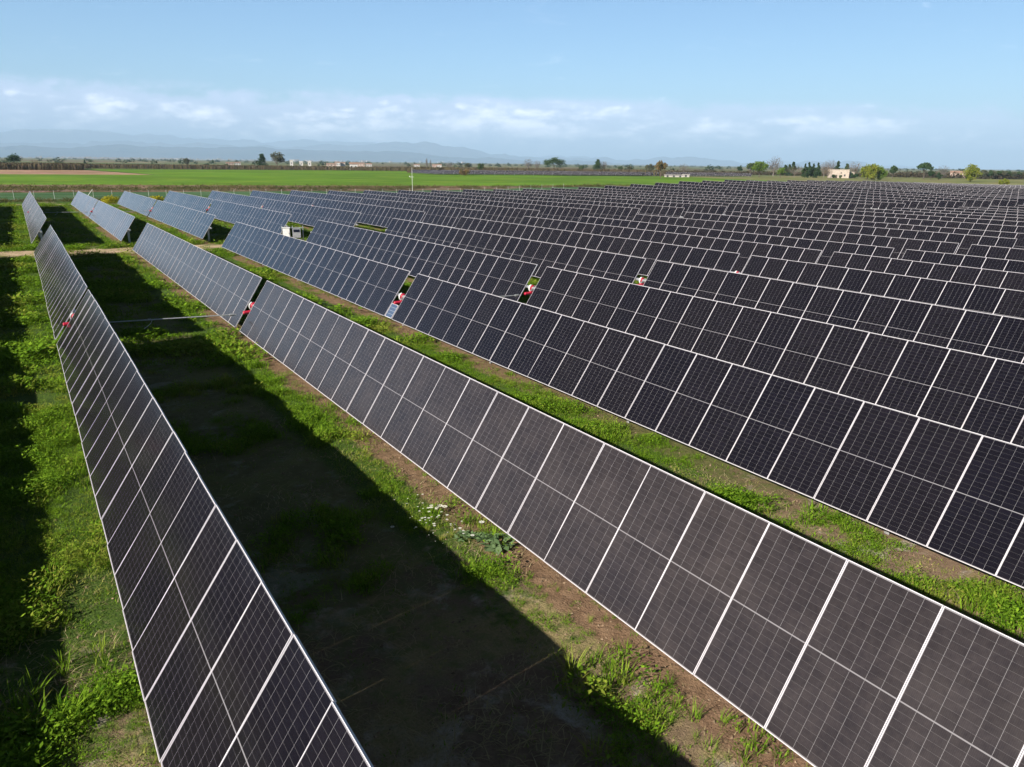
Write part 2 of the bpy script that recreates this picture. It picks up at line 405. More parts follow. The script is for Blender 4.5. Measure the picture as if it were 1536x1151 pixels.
strip_sheet('perimeter_path', sk(-30, 140.5), sk(60, 140.5), 1.1, 1.0, M['track'], .012, 60, .12, 'pale path inside the far fence', 5)
poly_sheet('cereal_field', [(-60, 159), (120, 146), (150, 176), (-70, 186)], M['cereal'], .05, 'blue-green cereal crop beyond the wire fence')
poly_sheet('crop_field', [(-120, 268), (300, 152), (345, 352), (-130, 384)], M['crop'], .08, 'bright green field of young cereal beyond the bank')
M['bank'] = field_mat('bank_soil', (.17, .125, .075), (.27, .185, .125), .9, R(90-12), .7)
poly_sheet('bank', [(-80, 198), (190, 158), (300, 152.5), (-110, 266)], M['bank'], .05, 'brown bank of earth and dry scrub before the bright field')
poly_sheet('fallow_field', [(-140, 386), (52, 372), (36, 505), (-150, 520)], M['fallow'], .06, 'strip of bare pink-brown earth at the far left')
poly_sheet('far_crop_field', [(54, 376), (270, 360), (300, 560), (40, 545)], M['crop'], .04, 'darker green field before the orchards')
poly_sheet('meadow', [(160, 168), (760, 120), (760, 420), (352, 352)], M['meadow'], .03, 'rough pale green meadow behind the panels at right')

# ------------------------------------------------------------------ solar trackers
MW, ML, MT, PIT = 1.1465, 2.278, .035, 1.154
LIP = .0095
def module_meshes():
    # laminate: local x = up the slope, y = along the row, z = normal
    gx, gy = ML/2-LIP, MW/2-LIP
    v = [(-gx, -gy, .013), (gx, -gy, .013), (gx, gy, .013), (-gx, gy, .013),
         (-gx, -gy, .006), (gx, -gy, .006), (gx, gy, .006), (-gx, gy, .006)]
    f = np.array([(0, 1, 2, 3), (7, 6, 5, 4)])
    uvq = [(0, 0), (0, 2*gx), (2*gy, 2*gx), (2*gy, 0)]
    lam = mesh_np('solar_laminate', v, f, [M['cells'], M['backsheet']], [0, 1], uvq + uvq)
    fr = MB()
    for s in (-1, 1):
        fr.box((0, s*(MW/2-LIP/2), 0), (ML, LIP, MT)); fr.box((s*(ML/2-LIP/2), 0, 0), (LIP, MW-2*LIP-.002, MT-.002))
    frame = fr.mesh('module_frame', [M['alu']])
    # both in one mesh, for copies too small to show the frame as a piece of its own
    nv = len(frame.vertices)
    fv = np.array([q.co[:] for q in frame.vertices]); ff = np.array([list(q.vertices) for q in frame.polygons])
    V = np.concatenate([fv, np.array(v)]); Fc = np.concatenate([ff, f + nv])
    both = mesh_np('solar_module', V, Fc, [M['cells'], M['backsheet'], M['alu']], [2]*len(ff) + [0, 1],
                   [(0, 0)]*(4*len(ff)) + uvq + uvq)
    return lam, frame, both
ME_LAM, ME_FRAME, ME_BOTH = module_meshes()
def rotv(n): pass
TUBE_R = .07
def tube_mesh(length):
    return MB().tube([(0, -length/2, 0), (0, length/2, 0)], TUBE_R, 10).mesh('torque_tube', [M['galv']])
ME_TUBE = tube_mesh(2*31.16 + .8 + .7)
def post_mesh():
    b = MB()
    b.box((-.075, 0, -.66), (.008, .10, 1.56)); b.box((.075, 0, -.66), (.008, .10, 1.56)); b.box((0, 0, -.66), (.142, .006, 1.56))
    b.box((0, 0, .06), (.20, .09, .03)); b.box((0, 0, -.09), (.24, .012, .20))
    return b.mesh('post', [M['galv']])
ME_POST = post_mesh()
def slew_meshes():
    hs = MB(); hs.box((-.02, 0, -.12), (.26, .20, .26)); hs.tube([(0, -.16, 0), (0, .16, 0)], .12, 14)
    hs.box((0, 0, -1.05), (.16, .16, 1.7))
    ring = MB()      # white curved gear band around the tube, in the x-z plane
    n = 22; vs = []; fs = []
    for k in range(n):
        t = -math.pi*.05 + k/(n-1)*math.pi*1.55 + math.pi*.55
        for rr in (.232, .268):
            for yy in (-.045, .045): vs.append((rr*math.cos(t), yy, rr*math.sin(t)))
    for k in range(n-1):
        o, q = 4*k, 4*k+4
        fs += [(o, o+1, q+1, q), (o+2, q+2, q+3, o+3), (o, q, q+2, o+2), (o+1, o+3, q+3, q+1)]
    fs += [(0, 2, 3, 1), (4*n-4, 4*n-3, 4*n-1, 4*n-2)]
    ring.add(vs, fs)
    cov = MB(); cov.tube([(0, -.10, .02), (0, -.055, .02), (0, .055, .02), (0, .10, .02)], [.14, .195, .195, .14], 16)
    mot = MB(); mot.tube([(-.62, -.02, -.31), (-.58, -.02, -.31), (.16, -.02, -.31), (.20, -.02, -.31)], [.06, .095, .095, .06], 12)
    mot.box((-.05, -.02, -.22), (.26, .17, .12))
    return (hs.mesh('slew_drive', [M['galv']]), ring.mesh('gear_ring', [M['white']]),
            cov.mesh('drive_cover', [M['red']], True), mot.mesh('drive_motor', [M['red']]))
ME_SLEW, ME_RING, ME_COVER, ME_MOTOR = slew_meshes()
ORD = ['first', 'second', 'third', 'fourth', 'fifth', 'sixth', 'seventh', 'eighth', 'ninth', 'tenth', 'eleventh', 'twelfth', 'thirteenth',
       'fourteenth', 'fifteenth', 'sixteenth', 'seventeenth', 'eighteenth', 'nineteenth', 'twentieth']
TENS = {2: 'twenty', 3: 'thirty', 4: 'forty'}
def ordw(i):
    i += 1
    if i <= 20: return ORD[i-1]
    t, u = divmod(i, 10)
    return {2: 'twentieth', 3: 'thirtieth', 4: 'fortieth'}[t] if u == 0 else TENS[t] + '-' + ORD[u-1]
TILT = {(0, 0): 55.92, (1, 0): 57.4, (2, 0): 55.4, (3, 0): 56.0, (4, 0): 55.6, (0, 1): 56.2, (1, 1): 56.5, (2, 1): 56.0, (3, 1): 55.6}
ZOFF = {(7, 0): -.13, (8, 0): -.03, (6, 0): -.05, (5, 0): 0.0}
DUST_SHEEN = {(0, 0): .016, (1, 0): .125, (2, 0): .012, (3, 0): .008, (0, 1): .08, (1, 1): .02}  # second row's high value paints its mottled glass sheen into the colour
TUBE_Z = 1.36
rt_ = random.Random(5)
def tracker(i, blk):
    x = rowx(i); yc = gapy(i) + .4 + (70.2 if blk else 0)
    n = 27
    half = n*PIT + .4
    z0, z1 = float(T(x, yc-half)), float(T(x, yc+half))
    zc = (z0+z1)/2; slope = math.atan2(z1-z0, 2*half)
    tilt = TILT.get((i, blk), 55.6 + rt_.uniform(-.9, .9)); zoff = ZOFF.get((i, blk), rt_.uniform(-.05, .05) if i > 4 else 0)
    t = R(tilt); nrm = np.array([-math.sin(t), 0, math.cos(t)])
    root = empty('solar_tracker', (x, yc, zc), (slope, 0, 0))
    col = (DUST_SHEEN.get((i, blk), .004 + rt_.uniform(0, .010)), 0, 0, 1)
    zm = TUBE_Z + zoff                         # module plane through the origin column at this height
    tubep = -nrm*.115
    tb = link('torque_tube', ME_TUBE, root, (tubep[0], 0, zm+tubep[2]))
    near = blk == 0 and 0 <= i <= 3
    ph_ = rt_.uniform(0, 6.28)
    for s in (-1, 1):
        for k in range(n):
            y = s*(.4 + PIT*(k+.5))
            # every module sits a hair off its neighbours, as clamped modules do
            e = (rt_.gauss(0, .0012), -t + rt_.gauss(0, .0035), 0)
            sg = .014*math.sin(y*.21+ph_)+.008*math.sin(y*.9+2*ph_)
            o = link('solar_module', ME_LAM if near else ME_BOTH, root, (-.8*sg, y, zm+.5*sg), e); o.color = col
            if near: link('frame', ME_FRAME, o)
    full = i <= 6
    pys = [0] + [s*q for q in ((7.4, 14.8, 22.4, 30.6) if full else (30.6,)) for s in (-1, 1)]
    for y in pys:
        if y != 0: link('post', ME_POST, root, (tubep[0], y, zm+tubep[2]-.05))
    if (blk == 0 and i <= 9) or (blk == 1 and i <= 7):
        sl = link('slew_drive', ME_SLEW, root, (tubep[0], 0, zm+tubep[2]-.02)); sl.scale = (.72, .8, .72)
        link('gear_ring', ME_RING, sl, (0, 0, 0), (0, -t+R(35), 0)); link('drive_cover', ME_COVER, sl, (0, .0, .0)); link('drive_motor', ME_MOTOR, sl)
    g = 'solar trackers in parallel rows'
    where = 'near block' if blk == 0 else 'far block behind the sandy track'
    if i < 0: lab = 'tracker row left of the frame whose shadow darkens the left edge, ' + ('near' if blk == 0 else 'far') + ' part'
    elif i == 0 and blk == 0: lab = 'steep row of dark solar modules running up from the bottom left corner'
    elif i == 1 and blk == 0: lab = 'brownish-grey row of modules running from the bottom right corner, second in the near block'
    elif i == 2 and blk == 0: lab = 'third row from the left in the near block, small blue panel in its gap'
    elif i == 0: lab = 'narrow leftmost row of greyish modules in the far block behind the sandy track'
    else: lab = ordw(i) + ' row of solar modules from the left in the ' + where
    tag(root, lab, 'solar tracker', g)
    return root, zm
for i in range(-1, 19): tracker(i, 0)
for i in range(-1, 41): tracker(i, 1)

# drive shafts between neighbouring rows
def shaft(i, blk, label, cable=True):
    xa, xb = rowx(i)+.25, rowx(i+1)-.62
    ya, yb = gapy(i)+.38+(70.2 if blk else 0), gapy(i+1)+.38+(70.2 if blk else 0)
    za = TUBE_Z-.35 + float(T(xa, ya)); zb = TUBE_Z-.35+float(T(xb, yb))
    root = empty('drive_shaft', (xa, ya, za))
    b = MB(); b.tube([(0, 0, 0), (xb-xa, yb-ya, zb-za)], .023, 8); b.build('rod', M['galv'], root)
    for f in (.02, .97):
        j = MB(); j.tube([(f*(xb-xa)-.09, f*(yb-ya), f*(zb-za)), (f*(xb-xa)+.09, f*(yb-ya), f*(zb-za))], .05, 8); j.build('joint', M['galv'], root)
    if cable:
        c = MB(); q = .42
        p = np.array([q*(xb-xa), q*(yb-ya), q*(zb-za)])
        c.tube([p+(-.05, 0, .03), p+(.06, 0, .025), p+(.09, -.02, -.04), p+(.02, -.06, -.14), p+(-.10, -.12, -.22), p+(-.24, -.16, -.29)], .010, 6)
        c.build('hanging_cable', M['white'], root, smooth=True)
    tag(root, label, 'drive shaft', 'drive shafts linking neighbouring rows')
shaft(0, 0, 'long steel drive shaft over the shadow between the first two near rows')
shaft(2, 0, 'steel drive shaft crossing in front of the fourth near row', False)
shaft(0, 1, 'distant drive shaft over the shadow between the first two far rows')
shaft(1, 1, 'distant drive shaft leading to the third row of the far block', False)

# small blue controller panel in the gap of the third row
t = R(55.4)
b = MB(); b.box((0, 0, 0), (.62, .60, .03)); b2 = MB()
cp = empty('controller_panel', (rowx(2), gapy(2)+.4, 0))
off = -.80
px_, pz_ = off*math.cos(t), TUBE_Z + off*math.sin(t)
fr = MB()
for s in (-1, 1): fr.box((s*.315, 0, .005), (.02, .66, .04)); fr.box((0, s*.32, .004), (.608, .02, .038))
blue = NT('blue_cells'); tcn = blue.n('ShaderNodeTexCoord').outputs['Object']
spx = blue.n('ShaderNodeSeparateXYZ', {'Vector': tcn})
ln = blue.ma('LESS_THAN', blue.ma('FRACT', blue.ma('MULTIPLY', spx.outputs[0], 6.5)), .07)
cc = blue.mix(ln, (.05, .075, .13), (.35, .38, .42)); blue.bsdf(Base_Color=cc, Roughness=.15)
b.build('cell_plate', blue.m, cp, (px_, 0, pz_), (0, -t, 0)); fr.build('frame', M['alu'], cp, (px_, 0, pz_), (0, -t, 0))
br_ = MB(); br_.box((.12, 0, TUBE_Z-.62), (.05, .05, 1.0)); br_.build('bracket', M['galv'], cp)
tag(cp, 'small blue controller panel low in the gap of the third near row', 'controller panel')

# inverter rack in the block gap of the fourth row, and a white one far off
def inverter(x, y, rz, label, white_only=False, s=1.0):
    root = empty('inverter_rack', (x, y, float(T(x, y))), (0, 0, rz))
    b = MB()
    for px in (-.85, 0., .85): b.box((px, .14, .72*s), (.06, .06, 1.44*s))
    for pz in (.42, 1.28): b.box((0, .105, pz*s), (1.86, .03, .06))
    b.build('rack_frame', M['galv'], root)
    c = MB(); c.box((-.50, -.05, .88*s), (.56, .26, .80*s)); c.box((-.50, -.06, 1.315*s), (.64, .34, .05))
    cb = c.build('white_cabinet', M['white'], root)
    d = MB(); d.box((-.50, -.189, .88*s), (.48, .018, .70*s)); d.build('door', M['white'], cb)
    h = MB(); h.box((-.30, -.206, .88*s), (.02, .016, .12)); h.build('handle', M['black'], cb)
    e = MB(); e.box((.32, -.05, .90*s), (.66, .24, .66*s)); e.box((.32, -.178, .72*s), (.58, .016, .06)); ib = e.build('inverter_box', M['white'] if white_only else M['grey'], root)
    v = MB(); v.box((.32, -.182, 1.08*s), (.50, .022, .20*s)); v.build('screen', M['darkglass'], ib)
    k = MB(); k.tube([(.2, -.05, .56*s), (.2, -.05, .1), (.2, 0, -.1)], .03, 6); k.tube([(.42, -.05, .56*s), (.42, -.05, .1), (.42, 0, -.1)], .03, 6); k.build('cable', M['black'], root)
    tag(root, label, 'inverter')
inverter(19.15, 63.6, R(-17), 'white cabinet beside a grey inverter box on a rack behind the third near row', s=1.12)
inverter(rowx(14)+1.7, gapy(14)+34.4, R(-52), 'white inverter rack glimpsed among the far rows at right', True, 1.5)
print('trackers done', len(COL.objects))

# ------------------------------------------------------------------ vegetation materials
def leaf_mat(name, c0, c1, c2, trans=.3, tintattr=False):
    a = NT(name); g = a.n('ShaderNodeNewGeometry')
    f = g.outputs['Random Per Island']
    c = a.mix(f, c0, c1)
    if tintattr:
        t = a.n('ShaderNodeAttribute', attribute_name='tint').outputs['Fac']
        c = a.mix(a.mr(t, .62, 1.12, 0, .85, False), c, c2)
    else:
        n = a.noise(a.n('ShaderNodeTexCoord').outputs['Object'], .5, 2, .5); c = a.mix(a.mr(n, .4, .7, 0, .7), c, c2)
    d = a.n('ShaderNodeBsdfDiffuse', {'Color': c}); tr = a.n('ShaderNodeBsdfTranslucent', {'Color': a.mix(.5, c, tuple(q*1.5 for q in c1))})
    ms = a.n('ShaderNodeMixShader', {0: trans, 1: d.outputs[0], 2: tr.outputs[0]})
    a.t.links.new(ms.outputs[0], a.out.inputs['Surface']); return a.m
M['grass'] = leaf_mat('grass_blades', (.036, .092, .007), (.180, .300, .022), (.36, .31, .08), .20, True)
M['weed'] = leaf_mat('weed_leaves', (.040, .100, .008), (.185, .315, .024), (.30, .29, .055), .20, True)
M['dry'] = leaf_mat('dry_stalks', (.30, .25, .13), (.40, .34, .20), (.22, .17, .09), .2)
M['petal'] = leaf_mat('white_petals', (.75, .75, .70), (.8, .8, .76), (.8, .78, .6), .2)
M['thistle'] = leaf_mat('thistle_leaves', (.10, .17, .07), (.16, .23, .11), (.10, .18, .05), .2)
M['yellow'] = leaf_mat('yellow_bloom', (.28, .25, .01), (.40, .36, .02), (.10, .16, .02), .3)
M['bankgreen'] = leaf_mat('bank_scrub', (.050, .075, .020), (.105, .110, .040), (.20, .15, .085), .25)
M['reed'] = leaf_mat('dry_reed', (.20, .145, .085), (.29, .21, .13), (.10, .10, .04), .2)
M['orchard'] = leaf_mat('orchard_twigs', (.075, .055, .042), (.115, .085, .055), (.085, .095, .038), .2)

# ------------------------------------------------------------------ grass and weeds (stuff)
def blade(base, ang, h, lean, w, seg=3):
    """one bent grass blade as a strip"""
    d = np.array([math.cos(ang), math.sin(ang), 0]); s = np.array([-d[1], d[0], 0]); V = []
    for k in range(seg):
        t = k/seg; p = np.array(base)+d*lean*t*t+np.array([0, 0, h*(t-.25*t*t)]); ww = w*(1-t*.75)
        V += [p-s*ww, p+s*ww]
    V.append(np.array(base)+d*lean+np.array([0, 0, h*.75]))
    Fq = [(2*k, 2*k+1, 2*k+3, 2*k+2) for k in range(seg-1)]; Ft = [(2*seg-2, 2*seg-1, 2*seg)]
    return V, Fq, Ft
def proto_grass(rg, n, h, spread, seg):
    V, Q, Tt = [], [], []
    for _ in range(n):
        a = rg.uniform(0, 2*math.pi); r = spread*math.sqrt(rg.random()); hh = h*rg.uniform(.5, 1.15)
        v, q, t = blade((r*math.cos(a), r*math.sin(a), -.02), a+rg.normal(0, .6), hh, hh*rg.uniform(.15, .8), .0055+.004*rg.random(), seg)
        o = len(V); V += v; Q += [[i+o for i in f] for f in q]; Tt += [[i+o for i in f] for f in t]
    return np.array(V), np.array(Q).reshape(-1, 4), np.array(Tt).reshape(-1, 3)
def proto_weed(rg, n, h, spread, ls):
    V, Q = [], []
    for _ in range(n):
        a = rg.uniform(0, 2*math.pi); r = spread*math.sqrt(rg.random()); z = h*rg.uniform(.12, 1)*(1-.5*(r/spread)**2)
        p = np.array([r*math.cos(a), r*math.sin(a), z]); yaw = a+rg.normal(0, .7); pit = rg.uniform(-.5, .7)
        d = np.array([math.cos(yaw)*math.cos(pit), math.sin(yaw)*math.cos(pit), math.sin(pit)]); s = np.array([-math.sin(yaw), math.cos(yaw), rg.uniform(-.4, .4)])
        L = ls*rg.uniform(.6, 1.3); o = len(V)
        V += [p-d*L*.5, p+s*L*.24, p+d*L*.6, p-s*L*.24]; Q.append([o, o+1, o+2, o+3])
    return np.array(V), np.array(Q).reshape(-1, 4), np.zeros((0, 3), int)
def scatter(name, protos, pos, scale, rot, tint, mat, label):
    Vs, Qs, Ts, At = [], [], [], []; off = 0
    pick = rng.integers(0, len(protos), len(pos))
    for k, (v, q, t) in enumerate(protos):
        ix = np.where(pick == k)[0]
        if not len(ix): continue
        c, s = np.cos(rot[ix]), np.sin(rot[ix])
        x = v[None, :, 0]*c[:, None]-v[None, :, 1]*s[:, None]; y = v[None, :, 0]*s[:, None]+v[None, :, 1]*c[:, None]; z = np.broadcast_to(v[None, :, 2], x.shape)
        P = np.stack([x, y, z], 2)*scale[ix][:, None, None] + pos[ix][:, None, :]
        n = len(v); base = off + np.arange(len(ix))[:, None, None]*n
        Vs.append(P.reshape(-1, 3)); At.append(np.repeat(tint[ix], n))
        if len(q): Qs.append((q[None]+base).reshape(-1, 4))
        if len(t): Ts.append((t[None]+base).reshape(-1, 3))
        off += len(ix)*n
    fs = ([np.concatenate(Ts)] if Ts else []) + ([np.concatenate(Qs)] if Qs else [])
    me = mesh_np(name, np.concatenate(Vs), fs, [mat], attrs={'tint': np.concatenate(At)})
    print(name, len(pos), len(me.polygons))
    return tag(link(name, me), label, kind='stuff')
# cheap value noise on the ground plane
_perm = rng.random((64, 64))
def vnoise(x, y, s):
    x = np.asarray(x)*s; y = np.asarray(y)*s; i, j = np.floor(x).astype(int), np.floor(y).astype(int); fx, fy = x-i, y-j
    fx, fy = fx*fx*(3-2*fx), fy*fy*(3-2*fy)
    g = lambda a, b: _perm[a % 64, b % 64]
    return (g(i, j)*(1-fx)+g(i+1, j)*fx)*(1-fy)+(g(i, j+1)*(1-fx)+g(i+1, j+1)*fx)*fy
def fbm(x, y, s): return .55*vnoise(x, y, s)+.28*vnoise(x+17, y+5, s*2.3)+.17*vnoise(x+41, y+29, s*5.1)
def plant_prob(x, y):
    """how thickly the ground is overgrown"""
    f = fbm(x, y, .55)
    ph = np.mod(x-1.081+.64+.95+62.0, 6.2)/6.2
    ph = ph+(fbm(x+9, y, 1.1)-.5)*.16
    strip = np.where(x > 8, (ph > .155), (ph > .115))*(ph < .25)*(x > 3)*((x < 8)|(fbm(x+3, y, .4) < np.interp(y, [5, 16, 24], [.15, .5, .9])))
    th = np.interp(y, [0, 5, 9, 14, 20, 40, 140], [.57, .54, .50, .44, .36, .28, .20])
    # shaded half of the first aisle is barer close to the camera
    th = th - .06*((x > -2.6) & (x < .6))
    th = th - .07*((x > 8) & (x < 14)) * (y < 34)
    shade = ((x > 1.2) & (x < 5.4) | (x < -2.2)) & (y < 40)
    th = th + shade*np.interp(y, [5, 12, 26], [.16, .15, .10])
    p = np.clip((f-th)/.12, 0, 1)
    p = np.where(strip, p*.07 + .22*np.clip((fbm(x+60, y+8, 1.6)-.52)/.1, 0, 1), p)
    yt = y - (66.2 + SK*x)
    p = p*np.where(np.abs(yt+.5*np.sin(x*.4)) < 2.0, np.where(np.abs(yt) < .45, .25, .04), 1)
    yp = y - (140.5 + SK*x); p = p*np.where(np.abs(yp) < 1.1, .05, 1)
    return p
def sample(n, x0, x1, y0, y1, prob=plant_prob):
    x = rng.uniform(x0, x1, n); y = rng.uniform(y0, y1, n)
    k = rng.random(n) < prob(x, y); x, y = x[k], y[k]
    return np.column_stack([x, y, T(x, y)])
rg = np.random.default_rng(3)
PG = [proto_grass(rg, 22, .24, .15, 3) for _ in range(6)]
PG2 = [proto_grass(rg, 14, .23, .22, 2) for _ in range(5)]
PW = [proto_weed(rg, 48, .19, .19, .044) for _ in range(6)]
PW2 = [proto_weed(rg, 32, .19, .28, .080) for _ in range(5)]
def put(name, protos, pos, smin, smax, mat, label, tintscale=.35):
    n = len(pos); t = np.clip(fbm(pos[:, 0]+50, pos[:, 1], tintscale)*1.25-.1+rng.normal(0, .16, n), 0, 1)
    sz = rng.uniform(smin, smax, n)*np.interp(fbm(pos[:, 0], pos[:, 1]+70, .9), [.3, .5, .7], [.38, .85, 1.75])
    scatter(name, protos, pos, sz, rng.uniform(0, 6.28, n), t, mat, label)
# near: left verge, first aisle, second aisle
AR = [(-6.5, .6, 1.5, 26), (1.2, 7.0, 1.5, 26), (8.4, 13.2, 3, 26), (14.8, 19.5, 10, 26)]
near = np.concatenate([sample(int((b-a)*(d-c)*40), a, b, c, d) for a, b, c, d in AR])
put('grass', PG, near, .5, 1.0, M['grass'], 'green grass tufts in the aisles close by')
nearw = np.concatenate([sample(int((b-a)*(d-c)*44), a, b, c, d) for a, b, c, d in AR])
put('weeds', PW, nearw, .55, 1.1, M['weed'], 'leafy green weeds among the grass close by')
AR2 = [(-7, 45, 26, 74), (-8, 45, 74, 142)]
mid = np.concatenate([sample(int((b-a)*(d-c)*q), a, b, c, d) for (a, b, c, d), q in zip(AR2, (11, 4.5))])
sc_ = np.interp(mid[:, 1], [26, 140], [1, 1.7])
put('meadow_grass', PG2, mid, .8, 1.6, M['grass'], 'grass of the aisles farther back')
midw = np.concatenate([sample(int((b-a)*(d-c)*q), a, b, c, d) for (a, b, c, d), q in zip(AR2, (13, 5))])
put('meadow_weeds', PW2, midw, .8, 1.6, M['weed'], 'leafy weeds of the aisles farther back')
# short turf, part green part bleached, between the taller plants
M['turf'] = leaf_mat('short_turf', (.050, .105, .010), (.150, .250, .018), (.34, .30, .10), .15, True)
def turf_prob(x, y):
    ph = np.mod(x-1.081+.64+.95+62.0, 6.2)/6.2
    strip = (ph > .125)*(ph < .235)*(x > 3)
    p = np.clip((fbm(x+30, y+11, .8)-.30)/.2, 0, 1)*np.where(strip, np.where(x > 8, .45, .10), 1)
    return p*np.where(((x > 1.0) & (x < 5.3) | (x < -2.4)), np.interp(y, [8, 30], [.15, .30]), 1)
PU = [proto_grass(rg, 11, .085, .16, 2) for _ in range(6)]
tf = np.concatenate([sample(int((b-a)*(d-c)*60), a, b, c, d, turf_prob) for a, b, c, d in AR])
n_ = len(tf); scatter('turf', PU, tf, rng.uniform(.6, 1.5, n_), rng.uniform(0, 6.28, n_), np.clip(fbm(tf[:, 0], tf[:, 1]+90, .7)*1.7-.25+rng.normal(0, .15, n_), 0, 1), M['turf'], 'short patchy turf between the taller weeds')
# clods and stones on the bare soil
def rock_protos():
    out = []
    for _ in range(6):
        v = np.array([(1, 0, 0), (-1, 0, 0), (0, 1, 0), (0, -1, 0), (0, 0, .7), (0, 0, -.7)], float)*rg.uniform(.6, 1.3, (6, 3))
        v = v+rg.normal(0, .12, v.shape); out.append((v, np.zeros((0, 4), int), np.array([(0, 2, 4), (2, 1, 4), (1, 3, 4), (3, 0, 4), (2, 0, 5), (1, 2, 5), (3, 1, 5), (0, 3, 5)])))
    return out
M['clod'] = pmat('soil_clods', (.21, .15, .10), .95, 0, .45, 3., .1)
cl_ = np.concatenate([sample(int((b-a)*(min(d, 20)-c)*110), a, b, c, min(d, 20), lambda x, y: np.clip(.75-plant_prob(x, y), .05, 1)*np.clip(fbm(x, y+31, 1.3)*1.6-.3, .1, 1)) for a, b, c, d in AR])
scatter('soil_clods', rock_protos(), cl_, .008+.03*rng.random(len(cl_))**3, rng.uniform(0, 6.28, len(cl_)), rng.random(len(cl_)), M['clod'], 'small clods and stones on the bare soil')
# dry stalks lying on the bare patches
dr = np.concatenate([sample(int((b-a)*(d-c)*22), a, b, c, d, lambda x, y: np.clip(.5-plant_prob(x, y), 0, 1)*np.interp(y, [10, 24], [1, .25])) for a, b, c, d in AR])
PD = []
for _ in range(5):
    V, Q, Tt = [], [], []
    for _k in range(9):
        a_ = rg.uniform(0, 6.28); v, q, t_ = blade((rg.normal(0, .15), rg.normal(0, .15), .0), a_, .05, rg.uniform(.06, .22), .004, 2)
        o = len(V); V += v; Q += [[i+o for i in f] for f in q]; Tt += [[i+o for i in f] for f in t_]
    PD.append((np.array(V), np.array(Q), np.array(Tt)))
put('dry_stalks', PD, dr, .7, 1.4, M['dry'], 'dead straw stalks strewn on the bare soil')
# tall single tufts along the shadow edges near the camera
tp = np.array([(-.25, 9.3), (-.45, 10.0), (-.15, 8.5), (-.9, 9.6), (-1.1, 12.3), (.0, 10.7), (6.1, 8.4), (6.6, 7.8), (6.5, 5.9), (6.35, 5.1), (5.95, 7.0), (6.55, 6.9), (6.45, 9.4), (5.95, 4.6), (6.6, 4.5)])
tp = np.concatenate([tp+rng.normal(0, .3, tp.shape) for _ in range(4)] + [np.column_stack([rng.normal(5.75, .22, 70), rng.uniform(4, 26, 70)]), np.column_stack([rng.normal(-1.6, .3, 60), rng.uniform(6, 26, 60)])])
tp = np.column_stack([tp, T(tp[:, 0], tp[:, 1])])
PT = [proto_grass(rg, int(rg.integers(14, 30)), .40, rg.uniform(.06, .2), 4) for _ in range(12)]
put('tall_grass', PT, tp, .4, .8, M['grass'], 'tall grass clumps on the bare soil at the shadow edge')
# daisies at the shadow edge and pale thistles
fx = rng.normal(5.9, .30, 60); fy = rng.normal(11.9, .62, 60)
PF = []
for _ in range(3):
    V, Q = [], []
    for k in range(8):
        a_ = k*math.pi/4; d = np.array([math.cos(a_), math.sin(a_), .05]); s = np.array([-d[1], d[0], 0]); o = len(V)
        V += [d*.006, d*.03+s*.012, d*.05, d*.03-s*.012]; Q.append([o, o+1, o+2, o+3])
    PF.append((np.array(V), np.array(Q), np.zeros((0, 3), int)))
put('daisies', PF, np.column_stack([fx, fy, .10+.28*rng.random(60)]), .35, .85, M['petal'], 'white daisies flowering at the edge of the first shadow')
PTh = [proto_weed(rg, 60, .10, .26, .17) for _ in range(3)]
th = np.array([(6.5, 10.9, .05), (6.25, 11.15, .05), (6.62, 10.6, .04)])
put('thistles', PTh, th, .5, .8, M['thistle'], 'pale grey-green thistle rosettes beside the daisies')
# weeds at the foot of the far fence, bank scrub and reeds beyond
def clumps(name, pos, size, nleaf, mat, label, flat=1.0, ls=.35):
    P = [proto_weed(rg, nleaf, 1.0*flat, .8, ls) for _ in range(5)]
    n = len(pos); scatter(name, P, pos, size, rng.uniform(0, 6.28, n), rng.random(n), mat, label)
q = rng.uniform(-14, 60, 1100); fy0 = 150.6-.085*q + rng.normal(0, 2.0, 1100)
clumps('fence_weeds', np.column_stack([q, fy0, T(q, fy0)-.15]), rng.uniform(.35, .95, 1100), 24, M['bankgreen'], 'dark weeds along the foot of the far wire fence')
def bank_pts(n, x0, x1, f0, f1):
    x = rng.uniform(x0, x1, n); t = rng.random(n); y = (f0-.15*x)*(1-t)+(f1-.15*x)*t; return x, y
def bank_band(n, x0, x1, t0, t1):
    x = rng.uniform(x0, x1, n); t = rng.uniform(t0, t1, n); return x, (187-.14*x)*(1-t)+(233-.28*x)*t
def mask(x, y, sc_, th): k = fbm(x*.6, y*.35, sc_) > th; return x[k], y[k]
x, y = mask(*bank_band(3400, -40, 150, .0, .62), .16, .42)
clumps('bank_scrub', np.column_stack([x, y, T(x, y)-.1]), rng.uniform(.5, 1.25, len(x)), 22, M['bankgreen'], 'dark green scrub on the bank before the bright field')
x, y = mask(*bank_band(3600, -40, 200, .25, .98), .13, .45)
clumps('bank_reeds', np.column_stack([x, y, T(x, y)-.1]), rng.uniform(.35, .85, len(x)), 20, M['reed'], 'dry brown reeds on the bank before the bright field')
